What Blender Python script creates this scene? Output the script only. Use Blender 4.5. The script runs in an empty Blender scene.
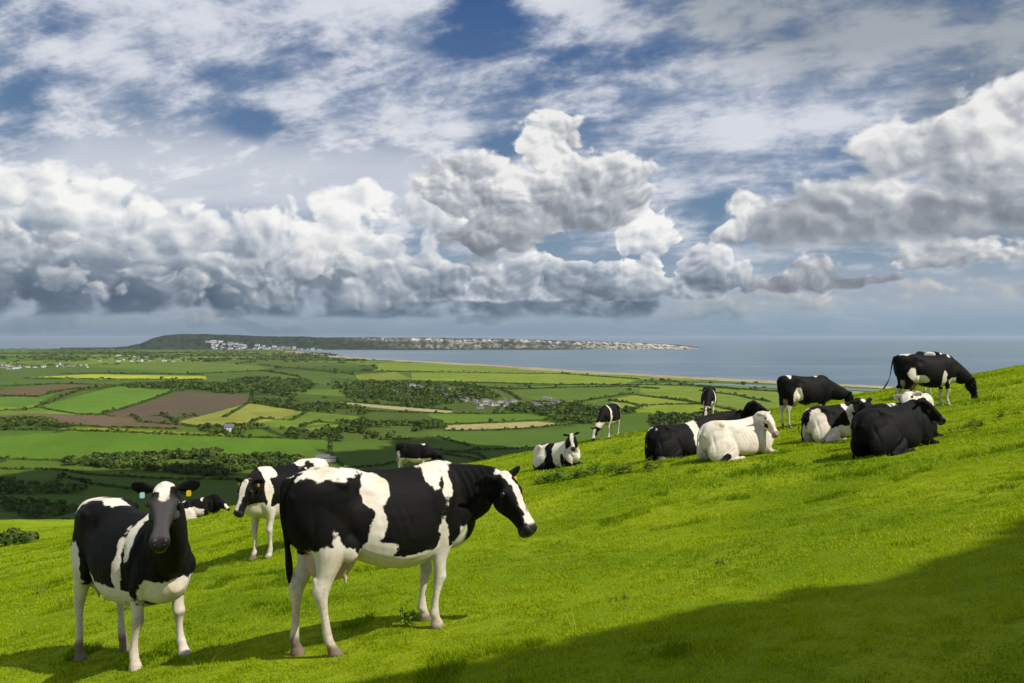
import bpy, math, random
import numpy as np
from mathutils import Vector, Matrix
R = math.radians
rng = np.random.default_rng(7)
random.seed(7)
scene = bpy.context.scene
COL = scene.collection
F = 853.333                      # focal length in pixels (30 mm lens)
HZ = 337.0                       # row of the horizon
CAMZ = 180.0                     # camera height above the sea
SUN = np.array([0.95, -0.50, 1.32]); SUN /= np.linalg.norm(SUN)

# ------------------------------------------------------------------ node helper
class NT:
    flat = False
    def __init__(s, tree):
        s.t = tree; s.n = tree.nodes; s.l = tree.links
    def new(s, typ, **kw):
        n = s.n.new(typ)
        for k, v in kw.items(): setattr(n, k, v)
        return n
    def put(s, sock, v):
        if isinstance(v, bpy.types.NodeSocket): s.l.new(v, sock)
        elif v is not None:
            if isinstance(v, (tuple, list)) and len(v) == 3 and len(sock.default_value) == 4: v = (*v, 1)
            sock.default_value = v
    def m(s, op, a, b=None, c=None, clamp=False):
        n = s.new('ShaderNodeMath', operation=op, use_clamp=clamp)
        s.put(n.inputs[0], a)
        if b is not None: s.put(n.inputs[1], b)
        if c is not None: s.put(n.inputs[2], c)
        return n.outputs[0]
    def add(s, a, b): return s.m('ADD', a, b)
    def sub(s, a, b): return s.m('SUBTRACT', a, b)
    def mul(s, a, b): return s.m('MULTIPLY', a, b)
    def div(s, a, b): return s.m('DIVIDE', a, b)
    def vm(s, op, a, b=None, sc=None):
        n = s.new('ShaderNodeVectorMath', operation=op)
        s.put(n.inputs[0], a)
        if b is not None: s.put(n.inputs[1], b)
        if sc is not None: s.put(n.inputs['Scale'], sc)
        return n.outputs[0]
    def mix(s, f, a, b, mode='MIX'):
        n = s.new('ShaderNodeMix', data_type='RGBA', blend_type=mode)
        n.clamp_factor = True
        s.put(n.inputs[0], f); s.put(n.inputs[6], a); s.put(n.inputs[7], b)
        return n.outputs[2]
    def ss(s, v, lo, hi, a=0.0, b=1.0, kind='SMOOTHSTEP'):
        n = s.new('ShaderNodeMapRange', interpolation_type=kind)
        s.put(n.inputs[0], v); s.put(n.inputs[1], lo); s.put(n.inputs[2], hi)
        s.put(n.inputs[3], a); s.put(n.inputs[4], b)
        return n.outputs[0]
    def noise(s, vec, scale, detail=4, rough=.5, dist=0., lac=2.0, col=False):
        n = s.new('ShaderNodeTexNoise', noise_dimensions='2D' if s.flat else '3D')
        s.put(n.inputs['Vector'], vec); n.inputs['Scale'].default_value = scale
        n.inputs['Detail'].default_value = detail; n.inputs['Roughness'].default_value = rough
        n.inputs['Distortion'].default_value = dist; n.inputs['Lacunarity'].default_value = lac
        return n.outputs['Color' if col else 'Fac']
    def voro(s, vec, scale, detail=0, rough=.5, feat='F1', smooth=.3, rnd=1.0, out='Distance'):
        n = s.new('ShaderNodeTexVoronoi', feature=feat, voronoi_dimensions='2D' if s.flat else '3D')
        s.put(n.inputs['Vector'], vec); n.inputs['Scale'].default_value = scale
        n.inputs['Detail'].default_value = detail; n.inputs['Roughness'].default_value = rough
        n.inputs['Randomness'].default_value = rnd
        if feat == 'SMOOTH_F1': n.inputs['Smoothness'].default_value = smooth
        return n.outputs[out]
    def attr(s, name, out='Fac'):
        n = s.new('ShaderNodeAttribute', attribute_name=name); return n.outputs[out]
    def xyz(s, x, y, z):
        n = s.new('ShaderNodeCombineXYZ')
        for i, v in enumerate((x, y, z)): s.put(n.inputs[i], v)
        return n.outputs[0]
    def sep(s, v):
        n = s.new('ShaderNodeSeparateXYZ'); s.put(n.inputs[0], v); return n.outputs
    def bump(s, h, strength=.3, dist=.01):
        n = s.new('ShaderNodeBump'); n.inputs['Strength'].default_value = strength
        n.inputs['Distance'].default_value = dist; s.put(n.inputs['Height'], h); return n.outputs[0]

def material(name, color=(.5, .5, .5), rough=.8, spec=.3, metal=0.):
    m = bpy.data.materials.new(name); m.use_nodes = True
    t = NT(m.node_tree); p = m.node_tree.nodes['Principled BSDF']
    p.inputs['Base Color'].default_value = (*color, 1)
    p.inputs['Roughness'].default_value = rough
    p.inputs['Specular IOR Level'].default_value = spec
    p.inputs['Metallic'].default_value = metal
    return m, t, p

# ------------------------------------------------------------------ mesh helper
def mesh_np(name, V, Q=None, T=None, smooth=True, attrs=None, mats=(), fmat=None):
    """V (n,3); Q (m,4) quads and/or T (k,3) triangles; attrs name -> (n,) or (n,3) per-vertex."""
    me = bpy.data.meshes.new(name)
    V = np.asarray(V, np.float32)
    me.vertices.add(len(V)); me.vertices.foreach_set('co', V.ravel())
    loops = []; starts = []; tot = 0
    if Q is not None and len(Q):
        Q = np.asarray(Q, np.int32); loops.append(Q.ravel()); starts.append(np.arange(len(Q)) * 4); tot = len(Q) * 4
    if T is not None and len(T):
        T = np.asarray(T, np.int32); loops.append(T.ravel()); starts.append(tot + np.arange(len(T)) * 3)
    L = np.concatenate(loops); S = np.concatenate(starts)
    me.loops.add(len(L)); me.loops.foreach_set('vertex_index', L.astype(np.int32))
    me.polygons.add(len(S)); me.polygons.foreach_set('loop_start', S.astype(np.int32))
    me.update(calc_edges=True)
    if smooth: me.polygons.foreach_set('use_smooth', np.ones(len(S), bool))
    else: me.polygons.foreach_set('use_smooth', np.zeros(len(S), bool))
    for k, a in (attrs or {}).items():
        a = np.asarray(a, np.float32)
        if a.ndim == 1:
            at = me.attributes.new(k, 'FLOAT', 'POINT'); at.data.foreach_set('value', a)
        else:
            at = me.attributes.new(k, 'FLOAT_VECTOR', 'POINT'); at.data.foreach_set('vector', a.ravel())
    for m in mats: me.materials.append(m)
    if fmat is not None: me.polygons.foreach_set('material_index', np.asarray(fmat, np.int32))
    me.validate(); return me

def link(name, me, parent=None, loc=None, **props):
    o = bpy.data.objects.new(name, me); COL.objects.link(o)
    if parent is not None: o.parent = parent
    if loc is not None: o.location = loc
    for k, v in props.items(): o[k] = v
    return o

class Acc:
    """collects pieces of mesh"""
    def __init__(s): s.V = []; s.Q = []; s.T = []; s.n = 0; s.A = {}
    def add(s, V, Q=None, T=None, **at):
        V = np.asarray(V, float)
        if Q is not None and len(Q): s.Q.append(np.asarray(Q) + s.n)
        if T is not None and len(T): s.T.append(np.asarray(T) + s.n)
        s.V.append(V); s.n += len(V)
        for k, a in at.items():
            a = np.asarray(a, float)
            if a.ndim == 0: a = np.full(len(V), float(a))
            s.A.setdefault(k, []).append(a)
    def mesh(s, name, **kw):
        return mesh_np(name, np.concatenate(s.V), np.concatenate(s.Q) if s.Q else None,
                       np.concatenate(s.T) if s.T else None,
                       attrs={k: np.concatenate(a) for k, a in s.A.items()}, **kw)

def catmull(P, per):
    """open Catmull-Rom through rows of P, `per` samples per span"""
    P = np.asarray(P, float)
    E = np.vstack([2 * P[0] - P[1], P, 2 * P[-1] - P[-2]])
    out = []
    for i in range(len(P) - 1):
        a, b, c, d = E[i:i + 4]
        for k in range(per):
            t = k / per
            out.append(.5 * ((2 * b) + (c - a) * t + (2 * a - 5 * b + 4 * c - d) * t * t + (3 * b - a - 3 * c + d) * t ** 3))
    out.append(P[-1]); return np.array(out)

def rings(acc, Rg):
    """Rg (k, n, 3) -> closed loft with end fans"""
    Rg = np.asarray(Rg, float); k, n, _ = Rg.shape
    i = np.arange(k - 1)[:, None] * n; j = np.arange(n)[None, :]; j2 = (j + 1) % n
    Q = np.stack([i + j, i + j2, i + n + j2, i + n + j], -1).reshape(-1, 4)
    V = np.vstack([Rg.reshape(-1, 3), Rg[0].mean(0), Rg[-1].mean(0)])
    c0, c1 = k * n, k * n + 1
    jj = np.arange(n); jn = (jj + 1) % n
    T = np.vstack([np.stack([np.full(n, c0), jn, jj], 1), np.stack([np.full(n, c1), (k - 1) * n + jj, (k - 1) * n + jn], 1)])
    acc.add(V, Q, T)

def tube(acc, S, n=16, per=4):
    """S rows: cx,cy,cz, ax,ay,az, bx,by,bz  (a and b: half-extent vectors of the section)"""
    S = catmull(S, per)
    th = np.linspace(0, 2 * np.pi, n, endpoint=False)
    Rg = S[:, None, 0:3] + S[:, None, 3:6] * np.cos(th)[None, :, None] + S[:, None, 6:9] * np.sin(th)[None, :, None]
    rings(acc, Rg)

def ball(acc, c, r, n=12):
    c = np.asarray(c, float); r = np.broadcast_to(np.asarray(r, float), 3)
    ph = np.linspace(.12, np.pi - .12, n // 2 + 2); th = np.linspace(0, 2 * np.pi, n, endpoint=False)
    Rg = np.stack([np.sin(ph)[:, None] * np.cos(th), np.sin(ph)[:, None] * np.sin(th), np.cos(ph)[:, None] * np.ones(n)], -1)
    rings(acc, c + Rg * r)

def unit(v): v = np.asarray(v, float); return v / (np.linalg.norm(v) + 1e-12)

def vnoise(P, seed=0):
    """smooth value noise of (n,2) or (n,3) points, about -1..1"""
    P = np.asarray(P, float); D = P.shape[1]
    I = np.floor(P).astype(np.int64); f = P - I; f = f * f * (3 - 2 * f)
    out = np.zeros(len(P))
    for c in range(2 ** D):
        w = np.ones(len(P)); h = np.full(len(P), seed * 7919 + 13, np.int64)
        for d in range(D):
            b = (c >> d) & 1
            w = w * (f[:, d] if b else 1 - f[:, d])
            h = (h * 1103515245 + (I[:, d] + b) * (374761393 + 668265263 * d)) & 0x7fffffff
            h = (h ^ (h >> 13)) & 0x7fffffff
        h = (h * 1274126177) & 0x7fffffff
        h = (h ^ (h >> 16)) & 0xffff
        out += w * (h / 32767.5 - 1)
    return out
def fbm(P, oct=4, seed=0, gain=.5):
    P = np.asarray(P, float); o = 0; a = 1
    for k in range(oct): o = o + a * vnoise(P * 2 ** k + 17.3 * k, seed + k); a *= gain
    return o
# ================================================================== the lie of the land
def _plane(x, y):
    D = np.clip(y - 24.0, 0, None)
    k = .001
    Dm = 190.0                                   # beyond it the slope runs on evenly
    d2 = np.where(D < Dm, D * D, Dm * Dm + 2 * Dm * (D - Dm) * 1.0)
    r = CAMZ - 1.72 + .179 * x - .0925 * y - k * d2
    r = r + 1.9 * np.exp(-((x + 33) / 7.5) ** 2 - ((y - 50) / 10.) ** 2)
    return r
# spots where the turf is known to dip or rise a little: row and column in the photo, distance
_ctl = [(365, 642, 7.45), (130, 663, 8.3), (268, 556, 13.5), (808, 425, 24.3), (935, 409, 23.5), (845, 441, 19.5), (742, 456, 18.),
        (683, 457, 20.), (900, 457, 14.5), (565, 467, 27.), (607, 438, 37.), (708, 420, 37.), (205, 516, 36.), (1000, 560, 6.3), (512, 600, 8.5), (620, 520, 13.)]
_cp = np.array([((a - 512) / F * c, c) for a, b, c in _ctl])
_cr = np.array([CAMZ - (b - HZ) / F * c for a, b, c in _ctl]) - _plane(_cp[:, 0], _cp[:, 1])
_sg = 2.0 + .10 * _cp[:, 1]
_K = np.exp(-((_cp[:, None] - _cp[None]) ** 2).sum(-1) / (2 * _sg[None, :] ** 2)) + .12 * np.eye(len(_cp))
_w = np.linalg.solve(_K, _cr)
def near_ground(x, y):
    z = _plane(x, y)
    for (cx, cy), s, w in zip(_cp, _sg, _w):
        z = z + w * np.exp(-((x - cx) ** 2 + (y - cy) ** 2) / (2 * s * s))
    P = np.stack([x, y], 1)
    z = z + (.035 * vnoise(P / 2.3, 5) + .018 * vnoise(P / .8, 6)) * np.clip(1.5 - np.abs(y) / 80, 0, 1)
    return z

def softcap(t, a, b):          # t up to a, then levels out towards b
    return np.where(t < a, t, b - (b - a) * np.exp(-(t - a) / (b - a)))
def ss01(t): t = np.clip(t, 0, 1); return t * t * (3 - 2 * t)

def px2map(px, py, z=25.):     # the point of the valley (height z) seen at this row and column
    v = (py - HZ) / F; D = (CAMZ - z) / v
    return ((px - 512) / F * D, D)
# coast: a line through the photo's shore, then on round behind the left-hand land
_shore_px = [(1400, 410), (1200, 402), (1100, 397), (1000, 392), (890, 387), (800, 382.5), (700, 377.5), (594, 372), (551, 368.5), (445, 362.5), (375, 359), (325, 354), (295, 351.3)]
SHORE = [px2map(a, b, 0.) for a, b in _shore_px]
LAND = [(9000, -4000), (9000, 1500), (4800, 2150)] + SHORE[1:] + [(-2900, 11600), (-6000, 12300), (-10500, 11900), (-14500, 9000), (-15000, -4000)]
LANDP = np.array(LAND, float)
def inside(P, poly):
    x, y = P[:, 0], P[:, 1]; r = np.zeros(len(P), bool); n = len(poly)
    for i in range(n):
        x1, y1 = poly[i]; x2, y2 = poly[(i + 1) % n]
        c = ((y1 > y) != (y2 > y)) & (x < (x2 - x1) * (y - y1) / ((y2 - y1) + 1e-12) + x1)
        r ^= c
    return r
def dist_line(P, pts, closed=False):
    d = np.full(len(P), 1e9); n = len(pts)
    for i in range(n if closed else n - 1):
        a = np.array(pts[i], float); b = np.array(pts[(i + 1) % n], float); ab = b - a
        t = np.clip(((P - a) @ ab) / (ab @ ab), 0, 1)
        d = np.minimum(d, np.hypot(*(P - a - t[:, None] * ab).T))
    return d
def valley(x, y):
    P = np.stack([x, y], 1)
    d = dist_line(P, LANDP, True) * np.where(inside(P, LANDP), 1, -1)
    r = np.hypot(x, y)
    z = -6 + 14 * ss01((d + 60) / 170.) + 20 * ss01((d - 250) / 1300.)
    inl = ss01((d - 150) / 900)
    z = z + inl * (9 * vnoise(P / 900., 11) + 5 * vnoise(P / 380., 12) * np.clip(2500 / (r + 800), 0, 1))
    z = z + 30 * np.exp(-((x + 520) / 420) ** 2 - ((y - 1250) / 170) ** 2)       # rounded hill in the middle distance
    z = z + 16 * np.exp(-((x - 330) / 260) ** 2 - ((y - 1750) / 260) ** 2)
    z = z + 14 * np.exp(-((x + 900) / 500) ** 2 - ((y - 2300) / 350) ** 2)
    return z, d
def ground(x, y):
    x = np.asarray(x, float); y = np.asarray(y, float)
    n = np.full(len(x), -1e3); m = (y < 900)
    xs = softcap(x, 35, 75); ys = -softcap(-y, 20, 50)
    n[m] = near_ground(xs[m], ys[m])
    v, d = valley(x, y)
    k = 6.0
    h = np.clip(.5 + .5 * (n - v) / k, 0, 1)
    return v * (1 - h) + n * h + k * h * (1 - h) * (h > 0)
# ================================================================== terrain, fields, sea
def poly_px(*pts): return list(pts)
GREENS = np.array([(.070, .115, .022), (.085, .140, .024), (.060, .120, .018), (.12, .215, .024), (.10, .165, .028), (.15, .235, .030), (.055, .105, .020), (.085, .16, .018)])
FIELDS = [   # (pixel outline, base colour, roughness of the colour, hedged)
 ([(0, 368), (120, 365), (330, 372), (330, 384), (0, 388)], (.075, .135, .026)),
 ([(25, 377.5), (92, 374.2), (205, 376), (207, 379.2), (160, 379.8), (60, 379)], (.40, .42, .03)),
 ([(85, 366), (190, 361), (260, 366), (262, 371), (190, 374)], (.11, .19, .03)),
 ([(0, 397), (37, 396), (62, 390), (40, 402), (20, 408), (0, 406)], (.09, .20, .03)),
 ([(37, 407), (120, 385), (175, 387.5), (178, 389.5), (100, 414), (82, 414)], (.105, .225, .025)),
 ([(102, 414), (185, 391), (252, 396), (248, 402), (175, 422), (140, 421)], (.115, .072, .055)),
 ([(0, 390), (62, 384.5), (110, 385.5), (50, 394), (37, 396), (0, 395.5)], (.15, .085, .055)),
 ([(0, 415), (40, 413.5), (100, 415.5), (195, 425.5), (175, 428), (108, 427), (0, 419.5)], (.15, .090, .065)),
 ([(178, 422), (250, 403), (305, 412), (292, 416), (242, 427), (200, 426)], (.28, .28, .050)),
 ([(245, 427), (307, 411), (362, 417), (360, 420), (300, 427)], (.13, .22, .028)),
 ([(302, 429), (360, 421), (374, 424), (318, 431)], (.14, .23, .03)),
 ([(30, 429), (110, 428), (215, 434), (250, 437), (120, 434)], (.20, .27, .03)),
 ([(0, 437), (80, 431), (180, 435), (330, 440), (325, 449), (200, 455), (0, 460)], (.085, .19, .018)),
 ([(330, 440), (470, 446), (560, 444), (560, 470), (330, 470)], (.075, .15, .020)),
 ([(0, 478), (320, 480), (420, 486), (560, 480), (560, 560), (0, 560)], (.060, .125, .018)),
 ([(85, 470), (150, 474), (320, 478), (320, 481), (160, 478), (90, 474)], (.10, .17, .03)),
 ([(340, 452), (430, 448), (550, 452), (545, 470), (440, 476), (360, 466)], (.065, .135, .020)),
 ([(378, 363), (445, 362.5), (551, 368.5), (594, 372), (700, 377.5), (700, 381), (560, 377), (378, 371)], (.17, .26, .03)),
 ([(412, 373), (560, 374), (640, 379), (625, 384), (560, 384), (412, 381)], (.18, .27, .03)),
 ([(355, 375), (395, 372), (412, 379), (360, 381)], (.19, .25, .035)),
 ([(503, 390), (624, 386.5), (628, 394), (573, 403), (534, 400)], (.09, .17, .022)),
 ([(609, 400), (636, 395), (700, 404), (760, 412), (700, 414), (624, 412)], (.21, .30, .028)),
 ([(640, 385), (760, 390), (860, 395), (860, 410), (760, 411), (700, 402), (640, 393)], (.16, .25, .028)),
 ([(820, 388), (900, 390), (900, 396), (820, 393)], (.33, .33, .04)),
 ([(444, 425.5), (534, 421.3), (556, 423.5), (536, 427), (446, 430.5)], (.40, .33, .14)),
 ([(340, 402), (452, 411), (453, 413.3), (400, 410), (340, 404.5)], (.42, .36, .17)),
 ([(640, 431), (700, 434), (700, 437), (640, 434)], (.30, .26, .09)),
 ([(425, 413), (525, 414), (575, 419), (530, 421), (440, 423)], (.10, .20, .022)),
 ([(430, 432), (560, 430), (600, 420), (660, 425), (640, 440), (540, 446), (440, 445)], (.070, .145, .020)),
 ([(262, 392), (340, 396), (460, 402), (470, 398), (350, 388)], (.10, .18, .026)),
]
WOODS = [   # (pixel outline, tree height, name of where it stands)
 ([(58, 461), (110, 457), (200, 452), (245, 453), (300, 460), (322, 471), (300, 480), (230, 478), (150, 470), (70, 466)], 9, 'long dark wood along the foot of the rounded green hill'),
 ([(205, 384), (250, 377), (307, 379), (316, 385), (300, 395), (275, 396), (202, 390)], 13, 'broad dark wood behind the brown ploughed field'),
 ([(318, 433), (355, 423), (440, 421), (446, 427), (400, 436), (340, 440)], 9, 'rounded scrubby wood left of the tan field'),
 ([(340, 392), (360, 391), (450, 397), (454, 402), (425, 407), (355, 401)], 11, 'wood on the slope in front of the village'),
 ([(255, 397), (360, 406), (375, 411), (362, 414), (300, 410), (248, 402)], 9, 'narrow wood running down beside the olive field'),
 ([(360, 381), (456, 383), (480, 388), (500, 398), (456, 400), (400, 393), (330, 388)], 13, 'trees round the upper end of the village'),
 ([(534, 411), (597, 406), (698, 412), (790, 418), (790, 428), (698, 426), (632, 425), (558, 421)], 11, 'dark wood behind the hill edge and the lying cows'),
 ([(500, 404), (540, 402), (590, 405), (600, 411), (540, 414), (505, 410)], 9, 'trees round the lower end of the village'),
 ([(195, 427), (270, 426), (330, 433), (325, 438), (215, 434)], 8, 'band of trees by the white farm'),
 ([(0, 421), (60, 424), (120, 429), (30, 430), (0, 431)], 7, 'scrub below the long ploughed strip'),
 ([(0, 353), (90, 351), (190, 351), (330, 352), (370, 360), (250, 362), (120, 359), (0, 362)], 14, 'far dark woods before the headland'),
 ([(120, 384), (190, 380), (230, 384), (225, 389), (150, 388)], 11, 'wood behind the bright green field'),
 ([(0, 500), (60, 503), (95, 512), (95, 530), (40, 522), (0, 514)], 6, 'scrub just beyond the hill edge on the left'),
 ([(150, 486), (250, 489), (330, 483), (330, 488), (250, 494), (150, 491)], 5, 'low scrub between the dark green fields'),
 ([(0, 481), (50, 478), (95, 482), (80, 492), (0, 494)], 6, 'dark thicket on the left valley side'),
]
HEDGES = [[(0, 411), (40, 408), (82, 415), (110, 415.5), (140, 422), (200, 427)], [(82, 414.6), (100, 414.6), (178, 390), (185, 391)], [(140, 421.5), (175, 422.8), (248, 403), (252, 396)],
 [(37, 407), (62, 397), (120, 385)], [(0, 396), (37, 397), (62, 391), (110, 386)], [(0, 420), (60, 425), (108, 427.5), (180, 429)], [(200, 427), (245, 427.5), (307, 411.5), (250, 403)], [(300, 428), (362, 418), (374, 424)],
 [(0, 459), (60, 461), (90, 463)], [(0, 469), (60, 470), (90, 475), (160, 479), (330, 481)], [(60, 476), (90, 484), (150, 492), (190, 495)], [(0, 492), (50, 489), (62, 476)], [(330, 470), (380, 466), (420, 456), (480, 450), (540, 448)],
 [(430, 452), (470, 458), (505, 470)], [(435, 450), (478, 454), (490, 462)], [(330, 440), (330, 455), (345, 468)], [(380, 440), (440, 438), (470, 446)], [(444, 424.6), (534, 420.6), (575, 419.5)], [(446, 431), (536, 427.8), (600, 421)],
 [(503, 390), (560, 388), (624, 386.5), (660, 389)], [(534, 401), (573, 403.5), (628, 394.5), (636, 395)], [(609, 400.5), (640, 406), (697, 404.5)], [(636, 395), (668, 399), (700, 404.5), (740, 412)], [(412, 381.5), (480, 383), (560, 385), (640, 385)],
 [(378, 371.5), (440, 372.5), (560, 374), (640, 379.5)], [(640, 385), (700, 386), (740, 390)], [(700, 391), (740, 396), (770, 402)], [(25, 378.5), (92, 379.5), (205, 380)], [(60, 374), (92, 373.5), (205, 375)], [(100, 385), (175, 387), (200, 389)],
 [(340, 401.6), (400, 406), (452, 410.6)], [(260, 365), (330, 372), (355, 375)], [(330, 372), (412, 372)], [(0, 387), (60, 384), (100, 385)], [(190, 374), (262, 371), (300, 377)], [(355, 411), (420, 413), (525, 413.5)], [(460, 384), (500, 389), (520, 400)],
 [(0, 430), (80, 431), (180, 435), (250, 437.5), (330, 440)], [(345, 468), (420, 476), (500, 470)], [(680, 384), (700, 387), (760, 391), (800, 393)]]

def to_px(x, y, z):
    return 512 + F * x / y, HZ + F * (CAMZ - z) / y

def hit(px, py):     # walk the ray down on to the valley floor
    u = (px - 512) / F; v = (py - HZ) / F
    D = 150. / v
    for _ in range(25):
        z, _d = valley(np.array([u * D]), np.array([D])); D = .5 * D + .5 * (CAMZ - float(z[0])) / v
    return np.array([u * D, D])

# ---- one sheet: fine in front of the camera, coarse elsewhere
az = np.concatenate([np.arange(-40, 40.001, .068), np.arange(43, 319, 4.0)]) * np.pi / 180
rr = [1.2]
while rr[-1] < 15500: rr.append(rr[-1] * (1.022 if rr[-1] < 5 else 1.0085 if rr[-1] < 60 else 1.012 if rr[-1] < 400 else 1.0062))
rr = np.array(rr); na, nr = len(az), len(rr)
RR, AZ = np.meshgrid(rr, az, indexing='ij')
gx = (RR * np.sin(AZ)).ravel(); gy = (RR * np.cos(AZ)).ravel()
gzv = np.empty(len(gx))
for i in range(0, len(gx), 200000):
    gzv[i:i + 200000] = ground(gx[i:i + 200000], gy[i:i + 200000])
V = np.vstack([np.stack([gx, gy, gzv], 1), [[0, 0, ground([0.], [0.])[0]]]])
i = (np.arange(nr - 1)[:, None] * na); j = np.arange(na)[None]; j2 = (j + 1) % na
Q = np.stack([i + j, i + j2, i + na + j2, i + na + j], -1).reshape(-1, 4)[:, ::-1]
T = np.stack([np.full(na, len(V) - 1), (np.arange(na) + 1) % na, np.arange(na)], 1)[:, ::-1]

P2 = V[:, :2]; n = len(V)
far = (P2[:, 1] > 120) | (np.hypot(P2[:, 0], P2[:, 1]) > 150)
fcol = np.tile([.085, .20, .012], (n, 1)).astype(float); hedge = np.zeros(n)
zone = np.zeros(n)             # 0 pasture of the hill, 1 fields
idx = np.where(far)[0]
# default patchwork: cells elongated like the real fields
seeds = np.stack([rng.uniform(-7000, 4500, 620), rng.uniform(300, 13000, 620)], 1)
Wp = P2[idx] + 60 * np.stack([vnoise(P2[idx] / 400., 21), vnoise(P2[idx] / 400., 22)], 1)
d1 = np.full(len(idx), 1e12); d2 = d1.copy(); who = np.zeros(len(idx), int)
for s_i, sd in enumerate(seeds):
    dd = (Wp[:, 0] - sd[0]) ** 2 * .8 + (Wp[:, 1] - sd[1]) ** 2 * 1.1
    c = dd < d1; d2 = np.where(c, d1, np.minimum(d2, dd)); who[c] = s_i; d1 = np.where(c, dd, d1)
pal = GREENS[rng.integers(0, len(GREENS), len(seeds))] * rng.uniform(.85, 1.15, (len(seeds), 1))
fcol[idx] = pal[who]
edge = (np.sqrt(d2) - np.sqrt(d1))
hedge[idx] = np.clip(1 - edge / (8 + RR.ravel()[np.minimum(idx, len(gx) - 1)] * .002), 0, 1) > .2
X, Y, Z = P2[idx, 0], P2[idx, 1], V[idx, 2]
fwd = Y > 100
pxx = np.where(fwd, 512 + F * X / np.maximum(Y, 1), -9999); pyy = np.where(fwd, HZ + F * (CAMZ - Z) / np.maximum(Y, 1), -9999)
PP = np.stack([pxx, pyy], 1)
for poly, colr in FIELDS:
    b = np.array(poly); m = (pxx > b[:, 0].min()) & (pxx < b[:, 0].max()) & (pyy > b[:, 1].min()) & (pyy < b[:, 1].max())
    k = np.where(m)[0]
    if len(k):
        k = k[inside(PP[k], poly)]; fcol[idx[k]] = colr; hedge[idx[k]] = 0
_, dsh = valley(X, Y)
beach = (dsh < 250 + 60 * vnoise(P2[idx] / 300., 31)) & (X > -2700) & (Y > 1500)
fcol[idx[beach]] = (.42, .32, .20); hedge[idx[beach]] = 0
scrub = (dsh > 190) & (dsh < 420) & (X > 300) & (fwd)
zone[idx] = 1
fcol = fcol * np.where((zone[:, None] > 0) & (fcol[:, 1] > fcol[:, 0] * 1.15)[:, None], [[1.10, .93, .85]], [[1., 1., 1.]])
fcol = fcol * (1 + .10 * vnoise(P2 / 70., 41) * zone + .08 * vnoise(P2 / 220., 42) * zone)[:, None]
mt, t, p = material('land', rough=.95, spec=.05)
geo = t.new('ShaderNodeNewGeometry'); pos = geo.outputs['Position']
base = t.attr('fcol', 'Color')
fine = t.noise(pos, .9, 5, .65); mid = t.noise(pos, .02, 4, .6)
rowv = t.new('ShaderNodeTexWave'); rowv.inputs['Scale'].default_value = .12; rowv.inputs['Distortion'].default_value = 1.5; t.put(rowv.inputs['Vector'], pos)
fields = t.mix(t.ss(mid, .35, .7, 0, .35), base, (.06, .10, .02), 'MIX')
fields = t.mix(.18, fields, t.mix(rowv.outputs['Fac'], (.4, .4, .4), (.62, .62, .62)), 'OVERLAY')
fields = t.mix(t.ss(t.noise(pos, .12, 4, .7), .35, .7, 0, .28), fields, (.045, .085, .018))
fields = t.mix(t.attr('hedge'), fields, (.030, .050, .014))
n1 = t.noise(pos, .35, 4, .6); n2 = t.noise(pos, 6, 4, .7); n3 = t.noise(pos, 45, 3, .7)
turf = t.mix(t.ss(n1, .35, .68), (.16, .24, .005), (.28, .35, .010))
turf = t.mix(t.ss(n2, .45, .75, 0, .55), turf, (.075, .14, .008))
turf = t.mix(t.ss(n3, .5, .75, 0, .5), turf, (.035, .06, .008))
t.put(p.inputs['Base Color'], t.mix(t.attr('zone'), turf, fields))
t.put(p.inputs['Normal'], t.bump(t.add(t.mul(n2, .6), n3), .5, .05))
me = mesh_np('ground', V, Q, T, attrs={'fcol': fcol, 'hedge': hedge, 'zone': zone}, mats=[mt])
link('ground', me, kind='structure')

# ---- sea and lagoon
ms, t, p = material('sea_water', (.035, .075, .105), .32, .5)
geo = t.new('ShaderNodeNewGeometry'); pos = geo.outputs['Position']
st = t.vm('MULTIPLY', pos, (.0006, .0022, 0))
c = t.mix(t.ss(t.noise(st, 1.0, 4, .55), .4, .65), (.060, .115, .150), (.110, .180, .205))
t.put(p.inputs['Base Color'], c)
t.put(p.inputs['Normal'], t.bump(t.noise(pos, .08, 4, .7), .6, 2.0))
th = np.linspace(0, 2 * np.pi, 257)[:-1]
Vs = np.vstack([[(0, 0, 0)], np.stack([84000 * np.sin(th), 84000 * np.cos(th), 0 * th], 1)])
k = np.arange(256)
link('sea', mesh_np('sea', Vs, None, np.stack([np.zeros(256, int), 1 + (k + 1) % 256, 1 + k], 1), mats=[ms], smooth=False), kind='structure')
lag = [px2map(a, b, 9.5) for a, b in [(690, 383.6), (730, 384.6), (800, 387.0), (868, 390.0), (960, 393.5), (960, 395), (862, 391.6), (800, 390.2), (740, 387.5), (700, 385.6)]]
lagv = np.array([(a, b, 12.5) for a, b in lag]); 
me = bpy.data.meshes.new('lagoon'); me.from_pydata([tuple(v) for v in lagv], [], [list(range(len(lagv)))][::1]); me.materials.append(ms)
link('lagoon', me, kind='structure')

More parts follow.
